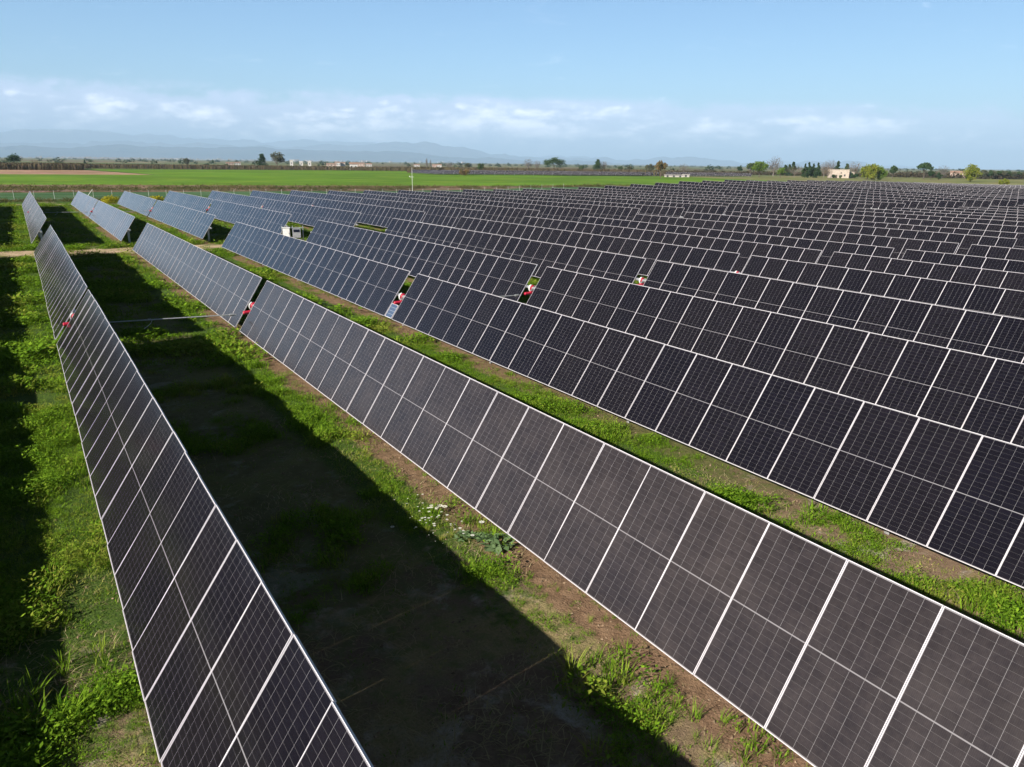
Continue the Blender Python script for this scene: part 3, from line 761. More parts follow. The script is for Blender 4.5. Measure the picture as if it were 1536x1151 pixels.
# ------------------------------------------------------------------ fence, mast
FY = lambda x: 155.6 - .085*x
fence = empty('wire_fence', (0, 155.6, 0))
pp = MB()
mesh_post = MB().tube([(0, 0, -.1), (0, 0, 1.62)], .03, 7).mesh('fence_post', [M['postgrey']])
fx0 = [-.45 + 2.97*k for k in range(-3, 38)]
for x in fx0:
    o = link('post', mesh_post, fence, (x, FY(x)-155.6, float(T(x, FY(x)))), (0, rt_.gauss(0, .015), 0))
b = MB(); xb = fx0[7]
b.tube([(xb, FY(xb)-155.6, 1.55), (xb-1.2, FY(xb-1.2)-155.6, 0)], .035, 7); b.build('brace', M['white'], fence)
wz = MB()
for z in (.2, .65, 1.1, 1.55): wz.tube([(x, FY(x)-155.6+.06, z+float(T(x, FY(x)))) for x in fx0[::3]], .006, 4)
wz.build('wire', M['galv'], fence)
tag(fence, 'wire fence on pale posts beyond the far block', 'fence')
mast = empty('mast', (81.0, 169.5, float(T(81, 169.5))))
b = MB(); b.tube([(0, 0, -.1), (0, 0, 3.0), (0, 0, 5.75)], [.045, .04, .03], 8); b.build('pole', M['white'], mast)
b = MB(); b.tube([(-.55, .2, 3.5), (.35, -.1, 3.5)], .04, 6); b.tube([(-.55, .2, 3.5), (-.55, .2, 3.74)], .08, 8); b.build('crossarm', M['white'], mast)
tag(mast, 'tall slim white mast with a short arm beyond the rows', 'mast')

# ------------------------------------------------------------------ trees and buildings of the plain
def bearing(px, dist):
    """ground point at a distance in metres along the compass bearing of a column of the photograph"""
    d = fw + rt*((px-768)/F_PX) + up*((575.5-(236+px*.0125))/F_PX); h = Vector((d.x, d.y)); h.normalize()
    return h.x*dist, h.y*dist
TM = {}
TM['dark'] = leaf_mat('dark_evergreen', (.020, .040, .018), (.040, .070, .026), (.050, .075, .028), .12)
TM['pine'] = leaf_mat('pine_needles', (.026, .052, .020), (.052, .088, .032), (.060, .085, .034), .12)
TM['mid'] = leaf_mat('mid_green_leaves', (.050, .085, .028), (.085, .125, .045), (.10, .12, .045), .25)
TM['grey'] = leaf_mat('grey_green_leaves', (.075, .088, .050), (.11, .12, .070), (.12, .11, .075), .2)
TM['fresh'] = leaf_mat('fresh_green_leaves', (.085, .155, .020), (.135, .215, .034), (.17, .21, .04), .35)
TM['willow'] = leaf_mat('yellow_green_leaves', (.15, .19, .020), (.22, .25, .036), (.26, .24, .05), .35)
TM['brown'] = leaf_mat('bare_brown_twigs', (.11, .080, .055), (.16, .115, .080), (.17, .12, .065), .15)
TM['greytwig'] = leaf_mat('bare_grey_twigs', (.115, .100, .090), (.165, .145, .130), (.15, .13, .12), .15)
TM['rust'] = leaf_mat('rusty_buds', (.17, .115, .055), (.23, .155, .075), (.12, .13, .045), .2)
def quads(P, L, W, rgx, up=.0):
    """leaf quads at points P, random orientation"""
    n = len(P); d = rgx.normal(size=(n, 3)); d[:, 2] += up; d /= np.linalg.norm(d, axis=1)[:, None]
    s = np.cross(d, rgx.normal(size=(n, 3))); s /= np.linalg.norm(s, axis=1)[:, None]
    l = (L*rgx.uniform(.6, 1.35, n))[:, None]; ww = (W*rgx.uniform(.6, 1.35, n))[:, None]
    V = np.stack([P-d*l, P+s*ww, P+d*l, P-s*ww], 1).reshape(-1, 3)
    return V, np.arange(4*n).reshape(-1, 4)
def tree(name, label, cat, px, dist, h, wd, kind, leaf, group=None, seed=0, trunk_h=None, bark='wood', y=None):
    rgx = np.random.default_rng(seed + int(px*7))
    x, yy = bearing(px, dist); root = empty(name, (x, yy, float(T(x, yy))), (0, 0, rgx.uniform(0, 6.28)))
    tb = MB(); rw = wd/2
    th = trunk_h if trunk_h is not None else {'round': .28, 'bush': .06, 'umbrella': .42, 'cypress': .06, 'conifer': .10, 'bare': .22, 'poplar': .1, 'willow': .04}[kind]*h
    bend = rgx.normal(0, .03*h, 2); top = np.array([bend[0], bend[1], th])
    r1 = max(.09, .022*h)
    topz = .93*h if kind in ('cypress', 'conifer', 'poplar') else th+.25*(h-th)
    tb.tube([(0, 0, -.3), top*.5+np.array([.02*h, 0, 0]), top, (bend[0], bend[1], topz)], [r1*1.3, r1, r1*.8, r1*.3], 7)
    nb = {'bare': 13, 'poplar': 9}.get(kind, 7); tips = []
    for k in range(nb):
        a_ = 2*math.pi*k/nb + rgx.normal(0, .3); z0 = th*rgx.uniform(.85, 1.0) if kind not in ('cypress', 'conifer', 'poplar') else th+(h-th)*rgx.uniform(.05, .8)
        rr = rw*rgx.uniform(.45, .85); zt = th+(h-th)*rgx.uniform(.45, .92)
        if kind in ('cypress', 'conifer'): rr *= .5*(1-z0/h); zt = z0+.06*h
        if kind == 'poplar': rr *= .55*(1.2-z0/h); zt = min(h*.97, z0+.22*h)
        if kind == 'umbrella': zt = th+(h-th)*rgx.uniform(.35, .7)
        e = np.array([rr*math.cos(a_)+bend[0], rr*math.sin(a_)+bend[1], zt]); s_ = np.array([bend[0], bend[1], z0])
        mid_ = (s_+e)/2+np.array([0, 0, -.04*h])*rgx.uniform(-.5, 1.4)
        tb.tube([s_, mid_, e], [r1*.5, r1*.33, r1*.12], 5); tips.append(e)
        if kind in ('bare', 'poplar'):
            for _ in range(4):
                e2 = mid_+(e-mid_)*rgx.uniform(0, .9)+rgx.normal(0, 1, 3)*np.array([.16*wd, .16*wd, .10*h]); tb.tube([mid_, e2], [r1*.22, r1*.07], 4)
    tb.build('trunk', M[bark], root)
    # crown: clumps on an uneven envelope, leaf faces through each clump
    big = max(1., h/7)
    if kind == 'bare' or kind == 'poplar':
        n = int(500 if kind == 'bare' else 260); u = rgx.normal(size=(n, 3)); u /= np.linalg.norm(u, axis=1)[:, None]; rad = rgx.random(n)**.45
        C = np.array([bend[0], bend[1], th+(h-th)*.5])
        sc3 = np.array([rw, rw, (h-th)*.52])*(1 if kind == 'bare' else 1)
        P = C + u*rad[:, None]*sc3
        d = (P-C)/np.maximum(.01, np.linalg.norm(P-C, axis=1))[:, None] + np.array([0, 0, .6]) + rgx.normal(0, .45, (n, 3)); d /= np.linalg.norm(d, axis=1)[:, None]
        s = np.cross(d, rgx.normal(size=(n, 3))); s /= np.linalg.norm(s, axis=1)[:, None]
        L = (.11*h*rgx.uniform(.6, 1.4, n))[:, None]; ww = .035*big
        V = np.stack([P-d*L*.5-s*ww, P-d*L*.5+s*ww, P+d*L*.5+s*ww*.3, P+d*L*.5-s*ww*.3], 1).reshape(-1, 3); Fq = np.arange(4*n).reshape(-1, 4)
    else:
        cl = []
        nc = {'round': 30, 'bush': 20, 'umbrella': 34, 'cypress': 20, 'conifer': 26, 'willow': 40}[kind]
        for k in range(nc):
            a_ = rgx.uniform(0, 6.28)
            if kind == 'cypress': zf = k/nc; env = (.55+.45*math.sin(math.pi*min(1, zf*1.15+.15)))*(1-zf**3*.8); c0 = [env*rw*.5*math.cos(a_), env*rw*.5*math.sin(a_), th+(h-th)*(.04+.9*zf)]; r_ = rw*.62*env*rgx.uniform(.8, 1.15)
            elif kind == 'conifer': zf = k/nc; env = (1-zf)**.8+.12; c0 = [env*rw*.62*math.cos(a_), env*rw*.62*math.sin(a_), th+(h-th)*(.04+.9*zf)]; r_ = rw*(.22+.32*env)*rgx.uniform(.75, 1.2)
            elif kind == 'umbrella': q_ = math.sqrt(rgx.random()); c0 = [q_*rw*.8*math.cos(a_), q_*rw*.8*math.sin(a_), th+(h-th)*(.30+.42*(1-q_*q_)*rgx.uniform(.5, 1)+.06)]; r_ = rw*.30*rgx.uniform(.8, 1.2)
            else:
                u = rgx.normal(size=3); u /= np.linalg.norm(u); q_ = rgx.random()**.4; zc_ = {'round': .52, 'bush': .46, 'willow': .46}[kind]
                c0 = [u[0]*rw*.70*q_, u[1]*rw*.70*q_, th+(h-th)*(zc_+.38*u[2]*q_)]; r_ = rw*.28*rgx.uniform(.55, 1.35)
            cl.append((np.array(c0)+np.array([bend[0], bend[1], 0]), r_))
        P = []
        for c0, r_ in cl:
            n = 62; u = rgx.normal(size=(n, 3)); u /= np.linalg.norm(u, axis=1)[:, None]
            P.append(c0 + u*(rgx.random(n)**.45*r_)[:, None]*np.array([1, 1, .82 if kind != 'willow' else 1.15]))
        P = np.concatenate(P); P[:, 2] = np.clip(P[:, 2], .05, None)
        L = .22*big*(min(1., wd/5)+.25); V, Fq = quads(P, L, L*.62, rgx, -.6 if kind == 'willow' else .1)
    link('crown', mesh_np('crown', V, Fq, [TM[leaf]]), root)
    return tag(root, label, cat, group)
GT = 'trees scattered along the far plain'
# (name, label, px, distance, height, width, kind, leaf)
TREES = [
 ('evergreen_tree', 'dark rounded evergreen tree at the far left end of the horizon', 20, 690, 9.2, 15, 'round', 'dark'),
 ('shrub', 'small dark shrub at the extreme left edge of the horizon', 3, 700, 4.4, 8, 'bush', 'dark'),
 ('bare_shrub', 'brown leafless shrub just right of the dark evergreen at far left', 50, 690, 5.2, 6.5, 'bare', 'brown'),
 ('shrub', 'low flat dark shrub on the skyline left of the small cypress', 86, 720, 3.7, 7, 'bush', 'dark'),
 ('cypress_tree', 'tiny dark cypress where the left orchard ends', 126, 700, 5.6, 3.6, 'cypress', 'dark'),
 ('tree', 'lone grey-green tree left of the tall pair on the horizon', 280, 720, 8.0, 7.4, 'round', 'grey'),
 ('shrub', 'low dark shrub just right of the lone grey-green tree', 309, 760, 3.8, 7, 'bush', 'dark'),
 ('shrub', 'low dark shrub midway between the lone tree and the tall pair', 338, 760, 3.6, 6.5, 'bush', 'mid'),
 ('conifer_tree', 'dark pointed conifer beside the big grey-green tree', 394, 700, 12.2, 9.0, 'conifer', 'dark'),
 ('broadleaf_tree', 'big grey-green spreading tree beside the dark conifer', 415, 700, 13.2, 17, 'round', 'grey'),
 ('poplar_tree', 'thin leafless poplar, left one of the pair behind the mast', 640, 760, 10.5, 2.6, 'poplar', 'greytwig'),
 ('poplar_tree', 'thin leafless poplar, right one of the pair behind the mast', 645.5, 765, 9.4, 2.4, 'poplar', 'greytwig'),
 ('bare_tree', 'rounded leafless grey tree right of the two thin poplars', 673, 740, 8.0, 8.4, 'bare', 'greytwig'),
 ('tree', 'dull green rounded tree left of the bright bushy one above the far panels', 702, 700, 6.6, 7.8, 'round', 'grey'),
 ('bushy_tree', 'bushy bright green tree at the left end of the far panels', 722, 520, 6.4, 7.0, 'round', 'mid'),
 ('brown_shrub', 'rusty brown thicket at the foot of the bushy green tree', 697, 432, 3.2, 9.0, 'bush', 'rust'),
 ('bare_tree', 'tall leafless tree, left of the pair beside the umbrella pine', 792, 700, 11.2, 9.5, 'bare', 'greytwig'),
 ('bare_tree', 'slightly lower leafless tree, right of the pair beside the umbrella pine', 805, 715, 9.6, 8.5, 'bare', 'greytwig'),
 ('umbrella_pine', 'broad dark umbrella pine on the horizon', 831, 690, 12.0, 20, 'umbrella', 'pine'),
 ('tree', 'small green tree just right of the umbrella pine', 872, 720, 5.4, 6.0, 'round', 'mid'),
 ('conifer_tree', 'dark conifer with a leafless tree at its right side', 895, 660, 11.0, 8.6, 'conifer', 'pine'),
 ('bare_tree', 'leafless tree touching the dark conifer on its right', 905, 665, 9.6, 8.0, 'bare', 'brown'),
 ('tree', 'small green tree, left of the two small ones before the rust-budded tree', 931, 660, 6.0, 5.5, 'round', 'mid'),
 ('tree', 'small green tree, right of the two small ones before the rust-budded tree', 944, 665, 5.8, 5.5, 'round', 'grey'),
 ('olive_tree', 'olive-green tree behind the rust-budded tree', 974, 560, 7.6, 9.5, 'round', 'grey'),
 ('budding_tree', 'rust-budded round tree with a thin bare trunk at the field edge', 992, 430, 9.4, 8.2, 'round', 'rust'),
 ('bare_tree', 'leafless tree behind the long white shed', 1027, 620, 8.2, 9.0, 'bare', 'greytwig'),
 ('tree', 'small dark round tree standing alone left of the bright green pair', 1110, 660, 7.4, 6.0, 'round', 'dark'),
 ('broadleaf_tree', 'dark green half of the bright green pair of trees', 1127, 545, 10.0, 8.5, 'round', 'mid'),
 ('broadleaf_tree', 'broad bright fresh-green tree left of the leafless grey one', 1140, 520, 10.2, 13.5, 'round', 'fresh'),
 ('bare_tree', 'high leafless grey tree behind the bright green one', 1161, 580, 13.8, 12, 'bare', 'greytwig'),
 ('green_bush', 'small round fresh-green bush tree before the brown thicket', 1172, 505, 6.8, 7.6, 'round', 'fresh'),
 ('conifer_tree', 'leftmost of the three small conifers behind the brown thicket', 1178, 640, 8.4, 5.6, 'conifer', 'dark'),
 ('conifer_tree', 'middle one of the three small conifers behind the brown thicket', 1184, 650, 9.0, 5.2, 'conifer', 'dark'),
 ('conifer_tree', 'tallest and rightmost of the three small conifers behind the brown thicket', 1190.5, 630, 11.0, 5.6, 'conifer', 'dark'),
 ('brown_thicket', 'brown leafless thicket between the bush tree and the tall cypresses', 1193, 560, 8.0, 13, 'bare', 'brown'),
 ('cypress_tree', 'leftmost of the four tall dark cypresses left of the stone house', 1208.5, 545, 9.6, 5.2, 'cypress', 'dark'),
 ('cypress_tree', 'second from the left of the four tall dark cypresses', 1214.5, 545, 10.6, 5.4, 'cypress', 'dark'),
 ('cypress_tree', 'third from the left of the four tall dark cypresses', 1221, 548, 9.8, 5.4, 'cypress', 'dark'),
 ('cypress_tree', 'rightmost of the four tall dark cypresses, next to bare trees', 1227, 548, 10.4, 5.2, 'cypress', 'dark'),
 ('bare_tree', 'leafless brown tree between the cypresses and the stone house', 1237, 575, 10.6, 8.5, 'bare', 'brown'),
 ('bare_tree', 'pale leafless tree behind the stone house', 1246, 600, 12.0, 10, 'bare', 'greytwig'),
 ('conifer_tree', 'slim conifer rising behind the stone house roof', 1257, 600, 11.6, 4.6, 'conifer', 'dark'),
 ('conifer_tree', 'slightly shorter conifer right behind the stone house', 1270, 605, 9.8, 5.0, 'conifer', 'pine'),
 ('bare_tree', 'leafless brown tree at the right end of the stone house', 1281, 575, 10.8, 10, 'bare', 'brown'),
 ('shrub', 'dark shrub at the right corner of the stone house', 1283, 555, 4.0, 6.5, 'bush', 'dark'),
 ('shrub', 'small dark shrub before the middle of the stone house', 1252, 548, 2.6, 3.6, 'bush', 'dark'),
 ('shrub', 'small dark shrub before the right part of the stone house', 1262.5, 548, 2.2, 3.0, 'bush', 'mid'),
 ('bare_tree', 'low leafless tree half hiding the left corner of the stone house', 1244, 546, 6.4, 5.5, 'bare', 'brown'),
 ('willow_tree', 'left yellow-green willow right of the stone house', 1301, 490, 9.6, 9.5, 'willow', 'willow'),
 ('willow_tree', 'middle yellow-green willow, tallest right of the stone house', 1309, 485, 10.2, 8.8, 'willow', 'willow'),
 ('willow_tree', 'right yellow-green willow before the dark tree', 1323, 490, 8.0, 9.0, 'willow', 'fresh'),
 ('evergreen_tree', 'compact dark green tree right of the willows', 1341, 560, 8.8, 6.8, 'round', 'pine'),
 ('pine_tree', 'tall round-headed pine on a clear trunk at right', 1388, 570, 11.6, 9.6, 'umbrella', 'pine'),
 ('shrub', 'dark shrub at the right foot of the tall pine', 1398, 545, 6.4, 5.2, 'round', 'dark'),
 ('shrub', 'dark shrub under the leafless tree right of the pine', 1410, 550, 5.4, 5.0, 'bush', 'dark'),
 ('bare_tree', 'leafless grey tree between the pine and the last willow', 1415, 600, 9.0, 9.0, 'bare', 'greytwig'),
 ('willow_tree', 'bright yellow-green tree standing alone near the right edge', 1458, 492, 10.0, 11.5, 'willow', 'willow'),
 ('green_bush', 'low yellow-green bush just behind the last panels at right', 1510, 405, 3.0, 6.0, 'bush', 'willow'),
]
for k in range(9):
    TREES.append(('hedge_tree', ordw(k) + ' tree from the left in the dark hedge row at the right edge', 1477+7.2*k, 640+5*k, 6.6-.16*k, 7.2, 'round', 'pine' if k % 2 else 'grey'))
for k, (nm, lab, px, d, h, wd, kind, leaf) in enumerate(TREES):
    tree(nm, lab, {'bush': 'shrub'}.get(kind, 'tree'), px, d, h, wd, kind, leaf, GT if not nm.startswith('hedge') else 'hedge trees at the right edge', seed=k*13,
         trunk_h=4.2 if nm == 'budding_tree' else None, bark='greywood' if kind in ('bare', 'poplar') else 'wood')
# yellow flowering bushes at the fence
def bloom(x, y, h, wd, label, seed):
    rgx = np.random.default_rng(seed); root = empty('flowering_bush', (x, y, float(T(x, y))))
    n = 900; u = rgx.normal(size=(n, 3)); u /= np.linalg.norm(u, axis=1)[:, None]
    P = u*(rgx.random(n)**.4)[:, None]*np.array([wd/2, wd/2, h*.5])+np.array([0, 0, h*.5])
    P += .10*rgx.normal(size=(n, 3)); P[:, 2] = np.clip(P[:, 2], .02, None)
    V, Fq = quads(P, .11, .075, rgx); link('flowers', mesh_np('flowers', V, Fq, [M['yellow']]), root)
    s = MB()
    for k in range(7): a_ = k*.9; s.tube([(0, 0, -.1), (.2*wd*math.cos(a_), .2*wd*math.sin(a_), h*.6)], [.03, .012], 5)
    s.build('stem', M['wood'], root); tag(root, label, 'bush')
bloom(12.7, 139.5, 1.2, 2.8, 'yellow flowering bush by the fence between the second and third far rows', 1)
bloom(19.9, 141.6, 1.0, 2.4, 'smaller yellow flowering bush behind the third far row', 2)

# orchards: far-off rows of trained trees that read as one dark band
def orchard(name, px0, px1, d0, d1, h, n, mat, label, lw=.16):
    rgx = np.random.default_rng(abs(int(px0))+5); V = []
    pxs = rgx.uniform(px0, px1, n); ds = rgx.uniform(d0, d1, n)
    B = np.array([bearing(p, d) for p, d in zip(pxs, ds)])
    hh = h*rgx.uniform(.65, 1.1, n); tilt = rgx.normal(0, .25, (n, 2)); a_ = rgx.uniform(0, 3.14, n); s = np.column_stack([np.cos(a_), np.sin(a_)])*lw
    z = T(B[:, 0], B[:, 1])
    for k in range(n):
        b0 = np.array([B[k, 0], B[k, 1], z[k]]); t_ = b0+np.array([tilt[k, 0]*hh[k]*.4, tilt[k, 1]*hh[k]*.4, hh[k]]); s3 = np.array([s[k, 0], s[k, 1], 0])
        V += [b0-s3*.6, b0+s3*.6, t_+s3*1.6, t_-s3*1.6]
    V = np.array(V); me = mesh_np(name, V, np.arange(len(V)).reshape(-1, 4), [mat])
    tag(link(name, me), label, kind='stuff')
orchard('orchard', -25, 124, 505, 600, 3.4, 5200, M['orchard'], 'dark leafless orchard along the left horizon')
orchard('far_orchard', 120, 640, 590, 690, 2.7, 8200, M['orchard'], 'low brown orchard band across the horizon')
orchard('brown_orchard', 610, 1000, 500, 640, 3.3, 7600, M['orchard'], 'reddish brown orchard behind the distant panels')
def thicket(name, px0, px1, d0, d1, n, s0, s1, mat, label):
    rgx = np.random.default_rng(int(px0)); P = []
    for k in range(n):
        x, y = bearing(rgx.uniform(px0, px1), rgx.uniform(d0, d1)); P.append((x, y, float(T(x, y))-.2))
    clumps(name, np.array(P), rgx.uniform(s0, s1, n), 40, mat, label, ls=.42)
thicket('right_thicket', 1345, 1570, 650, 800, 520, 2.2, 5.0, M['orchard'], 'brown-green thicket behind the trees at right')
thicket('scrub_edge', 1000, 1345, 650, 740, 520, 1.6, 4.2, M['orchard'], 'brown scrub behind the trees at the middle right')

# a second solar plant beyond the field: rows seen end on
def far_row(x, y, n, label, group):
    root = empty('distant_solar_row', (x, y, float(T(x, y)))); t = R(55)
    me = bpy.data.meshes.get('module_table_%d' % n)
    if me is None:
        L_ = n*PIT
        g = ML/2; v = []; f = []; uv = []; mi = []
        for k in range(n):
            y0, y1 = k*PIT+.03, (k+1)*PIT-.03; o = len(v)
            v += [(-g, y0, .02), (g, y0, .02), (g, y1, .02), (-g, y1, .02)]; f.append((o, o+1, o+2, o+3)); uv += [(0, 0), (0, 2.256), (1.112, 2.256), (1.112, 0)]; mi.append(0)
        o = len(v); v += [(a, b, c) for a in (-g, g) for b in (0, L_) for c in (-.02, .015)]
        f += [tuple(o+i for i in q) for q in ((0, 1, 3, 2), (4, 6, 7, 5), (0, 4, 5, 1), (2, 3, 7, 6), (0, 2, 6, 4), (1, 5, 7, 3))]; uv += [(0, 0)]*24; mi += [1]*6
        me = mesh_np('module_table_%d' % n, v, np.array(f), [M['cells'], M['alu']], mi, uv)
    o = link('module_table', me, root, (0, 0, 1.45), (0, -t, 0)); o.color = (.05, 0, 0, 1)
    pm = bpy.data.meshes.get('row_posts_%d' % n)
    for k in range(0, n, 9): link('post', ME_POST, root, (.1, k*PIT+.4, 1.36))
    tag(root, label, 'solar tracker', group)
for k in range(24):
    x = 205 + 6.2*k; far_row(x, 388 - .17*(x-205), 36, ordw(k) + ' row from the left of the distant solar plant beyond the green field', 'rows of the distant solar plant')
for k in range(8):
    x = 366 + 6.2*k; far_row(x, 356 - .35*(x-366), 26, ordw(k) + ' row from the left of the small distant plant right of the white shed', 'rows of the small distant plant')

# buildings
def house(name, px, dist, wd, dp, h, roof, label, wall='render', rz=None, wins=2, roofm='rooftile', door=False):
    x, y = bearing(px, dist); rz = math.atan2(y, x)-math.pi/2 if rz is None else rz
    root = empty(name, (x, y, float(T(x, y))), (0, 0, rz))
    b = MB()
    b.box((0, 0, h/2-.2), (wd, dp, h+.4)); wl = b.build('wall', M[wall], root)
    r = MB()
    if roof > 0:
        e = .35; X0, Y0 = wd/2+e, dp/2+e
        r.add([(-X0, -Y0, h+.003), (X0, -Y0, h+.003), (X0, Y0, h+.003), (-X0, Y0, h+.003), (-X0, 0, h+roof), (X0, 0, h+roof)],
              [(0, 1, 5, 4), (2, 3, 4, 5), (0, 4, 3), (1, 2, 5), (3, 2, 1, 0)])
    else:
        for s in (-1, 1): r.box((0, s*(dp/2-.08), h+.32), (wd+.1, .3, .24)); r.box((s*(wd/2-.08), 0, h+.32), (.3, dp-.5, .24))
        r.box((0, 0, h+.23), (wd-.1, dp-.1, .04))
    r.build('roof', M[roofm if roof > 0 else wall], root)
    for k in range(wins):
        cx = -wd/2+wd*(k+.5)/wins
        f = MB(); f.box((cx, -dp/2-.02, h*.56), (min(1.1, wd/wins*.45), .08, 1.2)); f.build('window', M['window'], root)
    if door:
        f = MB(); f.box((wd*.12, -dp/2-.03, 1.05), (1.3, .1, 2.1)); f.build('door', M['wood'], root)
    return tag(root, label, 'house')
sh_ = house('stone_house', 1259, 558, 13.0, 9, 5.2, 0, 'flat-roofed pale stone house among the trees at right', 'stone', wins=0)
for nm_, cx_, wx_, z0_, hh_ in (('window', -3.4, 1.0, 1.0, 1.3), ('door', -1.2, 1.2, 0, 2.1), ('window', 3.9, .9, 1.2, 1.2), ('window', 1.6, .7, 3.0, .7)):
    f = MB(); f.box((cx_, -4.53, z0_+hh_/2), (wx_, .10, hh_)); f.build(nm_, M['window'] if nm_ == 'window' else M['wood'], sh_)
bk = bearing(1283, 562); house('stone_annex', 1277.5, 562, 4.2, 6, 3.6, 0, 'low lean-to at the right end of the stone house', 'stone', wins=1)
house('white_shed', 1012, 470, 11, 5, 1.1, .4, 'long low white shed, longer of the two behind the field', 'shedwall', wins=3, roofm='shedwall')
house('white_shed', 1030, 480, 4.0, 5, 1.4, .4, 'short white shed right of the long one', 'shedwall', wins=1, roofm='shedwall')
house('red_farmhouse', 1438, 680, 10, 7, 3.8, 1.6, 'red-roofed farmhouse behind the bright tree at far right', 'salmon')
house('white_house', 530, 640, 6.2, 6, 4.6, 1.4, 'white house with a red roof standing at the edge of the green field', 'render', wins=2)
VIL = [(437, 960, 3.8, 6.8, 0), (451.5, 965, 4.2, 5.4, 0), (464, 960, 3.8, 5.8, 0)]
VL = ['leftmost and tallest of three white towers right of the big tree', 'middle one of three white towers right of the big tree', 'rightmost of three white towers right of the big tree']
for (px, d, wd, h, rf), lab in zip(VIL, VL):
    o = house('white_tower', px, d, wd, wd, h, .8, lab, 'render', wins=1, roofm='render'); o['category'] = 'tower'; o['group'] = 'white towers of the village'
VH = [(497, 860, 16, 3.6, 1.6, 'salmon', 'wide low salmon house at the left of the village'), (506, 900, 9, 6.2, 1.6, 'render', 'tall white house behind the wide salmon one'),
      (514, 905, 8, 5.2, 1.5, 'render', 'white house left of the house at the field edge'), (541, 880, 12, 5.0, 1.8, 'salmon', 'salmon house right of the house at the field edge'),
      (553, 890, 10, 4.2, 1.6, 'render', 'low white house at the right of the village'), (344, 900, 12, 3.4, 1.4, 'salmon', 'small salmon house far left of the tall tree pair'),
      (625, 920, 10, 3.8, 1.4, 'render', 'small white house left of the thin poplars'), (659, 900, 8, 4.4, 1.5, 'render', 'white house right of the thin poplars'),
      (652, 905, 9, 3.8, 1.5, 'salmon', 'salmon house just right of the thin poplars'), (356, 910, 9, 4.0, 1.3, 'render', 'small white house left of the tall tree pair')]
for px, d, wd, h, rf, wl, lab in VH: house('village_house', px, d*1.2, wd*.8, 7, h*.78, rf*.8, lab, wl, wins=3)['group'] = 'houses of the village on the horizon'
# the far town: too many houses to count
b = MB(); rgt = np.random.default_rng(9)
for k in range(300):
    px = rgt.choice([rgt.normal(190, 70), rgt.uniform(20, 700)], p=[.72, .28]); d = rgt.uniform(7500, 13500); x, y = bearing(px, d)
    s = rgt.uniform(12, 42); hh = rgt.uniform(8, 20)
    b.box((x, y, hh/2-1), (s, s*rgt.uniform(.5, 1), hh), mi=int(rgt.random() < .3))
tag(b.build('town', [M['shedwall'], M['stone']]), 'far white town at the foot of the mountains', kind='stuff')
# dark woods dotting the plain between
P = []
for k in range(420):
    px = rgt.uniform(-40, 1580); d = rgt.uniform(1000, 5200); x, y = bearing(px, d); P.append((x, y, 0))
P = np.array(P); clumps('far_copses', P, rgt.uniform(4, 8.5, len(P)), 60, TM['pine'], 'dark copses and hedges dotted over the far plain', ls=.5)

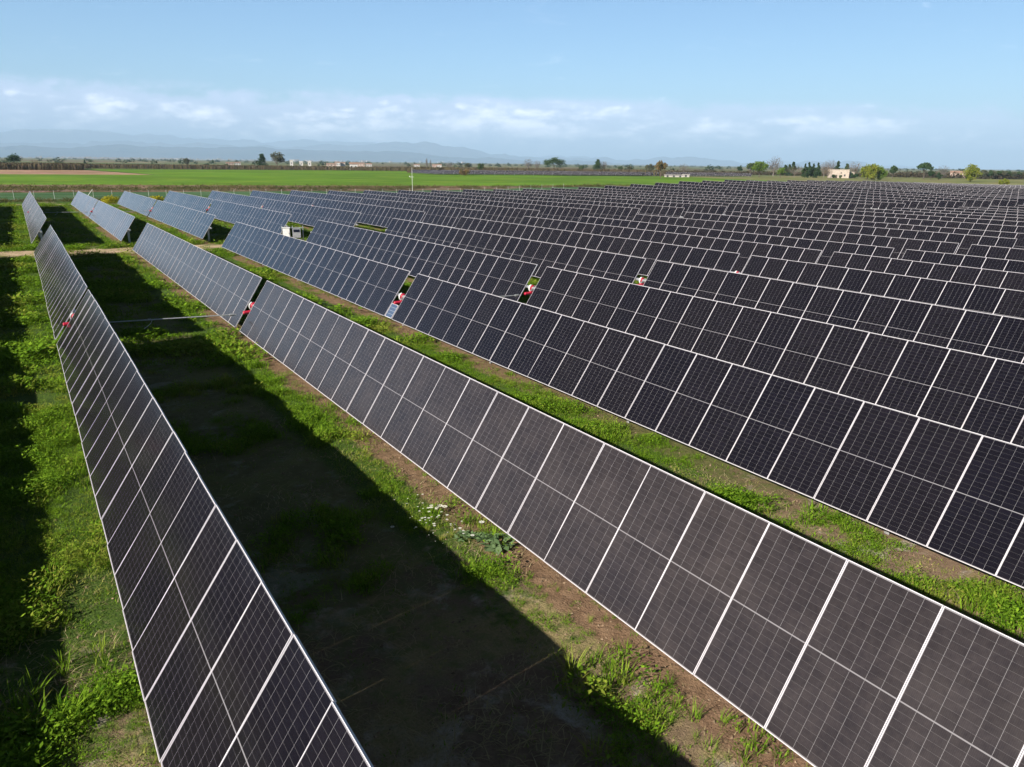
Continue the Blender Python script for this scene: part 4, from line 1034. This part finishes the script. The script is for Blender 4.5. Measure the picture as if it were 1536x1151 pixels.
# ------------------------------------------------------------------ mountains
def mountain_mat(name, c0, c1, snow0, snow1):
    a = NT(name); gp = a.n('ShaderNodeNewGeometry').outputs['Position']; z = a.n('ShaderNodeSeparateXYZ', {'Vector': gp}).outputs[2]
    f = a.noise(gp, .0011, 7, .62); g = a.noise(gp, .0032, 6, .65)
    c = a.mix(a.mr(f, .35, .65), c0, c1)
    sn = a.mr(a.ma('ADD', z, a.ma('MULTIPLY', a.ma('SUBTRACT', g, .5), 620)), snow0, snow1)
    c = a.mix(sn, c, (.82, .84, .88)); a.bsdf(Base_Color=c, Roughness=.95, Specular_IOR_Level=.1); return a.m
def ridge(name, prof, dist, depth, mat, label, rough, seed, horizon):
    """prof: skyline seen from the plant as (column, height above the horizon in pixels); built at its real distance with real height and depth"""
    rgx = np.random.default_rng(seed); px = np.linspace(prof[0][0], prof[-1][0], 420); hp = np.interp(px, [p[0] for p in prof], [p[1] for p in prof])
    k = np.ones(9)/9; hp = np.convolve(np.pad(hp, 4, 'edge'), k, 'valid')
    for o, amp in ((9, 1.), (21, .6), (47, .38), (101, .26), (210, .16)):
        t = np.linspace(0, o, len(px)); n = rgx.normal(size=o+3); i = t.astype(int); f = t-i; f = f*f*(3-2*f); hp += rough*amp*(n[i]*(1-f)+n[i+1]*f)
    hp = np.maximum(hp, 0)
    rows = 22; V = []
    sp_ = rgx.normal(size=(rows, len(px)))
    for r_ in range(rows):
        s = r_/(rows-1)*2-1                                    # -1 front foot .. 0 crest .. 1 back foot
        prof_ = np.clip(1-abs(s), 0, 1)**.85
        sm = np.convolve(np.pad(sp_[r_], 6, 'wrap'), np.ones(13)/13, 'valid')*1.9
        for q, p in enumerate(px):
            d = dist + s*depth*(.5 if s < 0 else .5) + (sm[q]*depth*.035 if abs(s) > .01 else 0)
            x, y = bearing(p, d)
            Z = hp[q]/F_PX*dist*math.cos(math.atan2(p-768, F_PX))*prof_*(1+.22*sm[q]*(1-prof_))
            V.append((x, y, max(-6, CAMZ*prof_+Z-6*(1-prof_))))
    n = len(px); i = (np.arange(rows-1)[:, None]*n + np.arange(n-1)[None]).ravel()
    tag(link(name, mesh_np(name, np.array(V), np.stack([i, i+1, i+1+n, i+n], 1), [mat], smooth=True)), label, kind='structure')
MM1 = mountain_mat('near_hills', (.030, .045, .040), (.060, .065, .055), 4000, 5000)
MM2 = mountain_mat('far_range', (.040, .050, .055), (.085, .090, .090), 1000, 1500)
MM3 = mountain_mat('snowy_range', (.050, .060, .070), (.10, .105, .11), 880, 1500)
# heights in pixels of the photograph above the eye-level line
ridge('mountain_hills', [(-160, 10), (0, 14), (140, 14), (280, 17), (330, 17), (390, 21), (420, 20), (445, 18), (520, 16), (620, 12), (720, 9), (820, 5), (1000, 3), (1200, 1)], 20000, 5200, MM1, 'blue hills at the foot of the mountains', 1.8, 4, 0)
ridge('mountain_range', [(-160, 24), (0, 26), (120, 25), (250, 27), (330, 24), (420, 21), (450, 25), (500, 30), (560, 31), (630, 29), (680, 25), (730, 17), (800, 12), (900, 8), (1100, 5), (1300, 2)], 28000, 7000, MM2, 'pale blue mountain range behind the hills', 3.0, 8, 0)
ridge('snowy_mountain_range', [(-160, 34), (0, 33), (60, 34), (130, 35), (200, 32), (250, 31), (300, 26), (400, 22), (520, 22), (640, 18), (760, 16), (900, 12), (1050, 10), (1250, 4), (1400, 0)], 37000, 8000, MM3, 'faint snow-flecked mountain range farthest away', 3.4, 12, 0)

# ------------------------------------------------------------------ haze
hb = NT('haze'); pv_ = hb.n('ShaderNodeVolumePrincipled', {'Color': (.50, .73, 1.0, 1), 'Density': 7.2e-5, 'Anisotropy': -.05})
hb.t.links.new(pv_.outputs[0], hb.out.inputs['Volume'])
b = MB(); b.box((0, 0, 590), (92600, 92600, 1196)); tag(b.build('haze', hb.m), 'thin blue haze over the plain', kind='stuff')
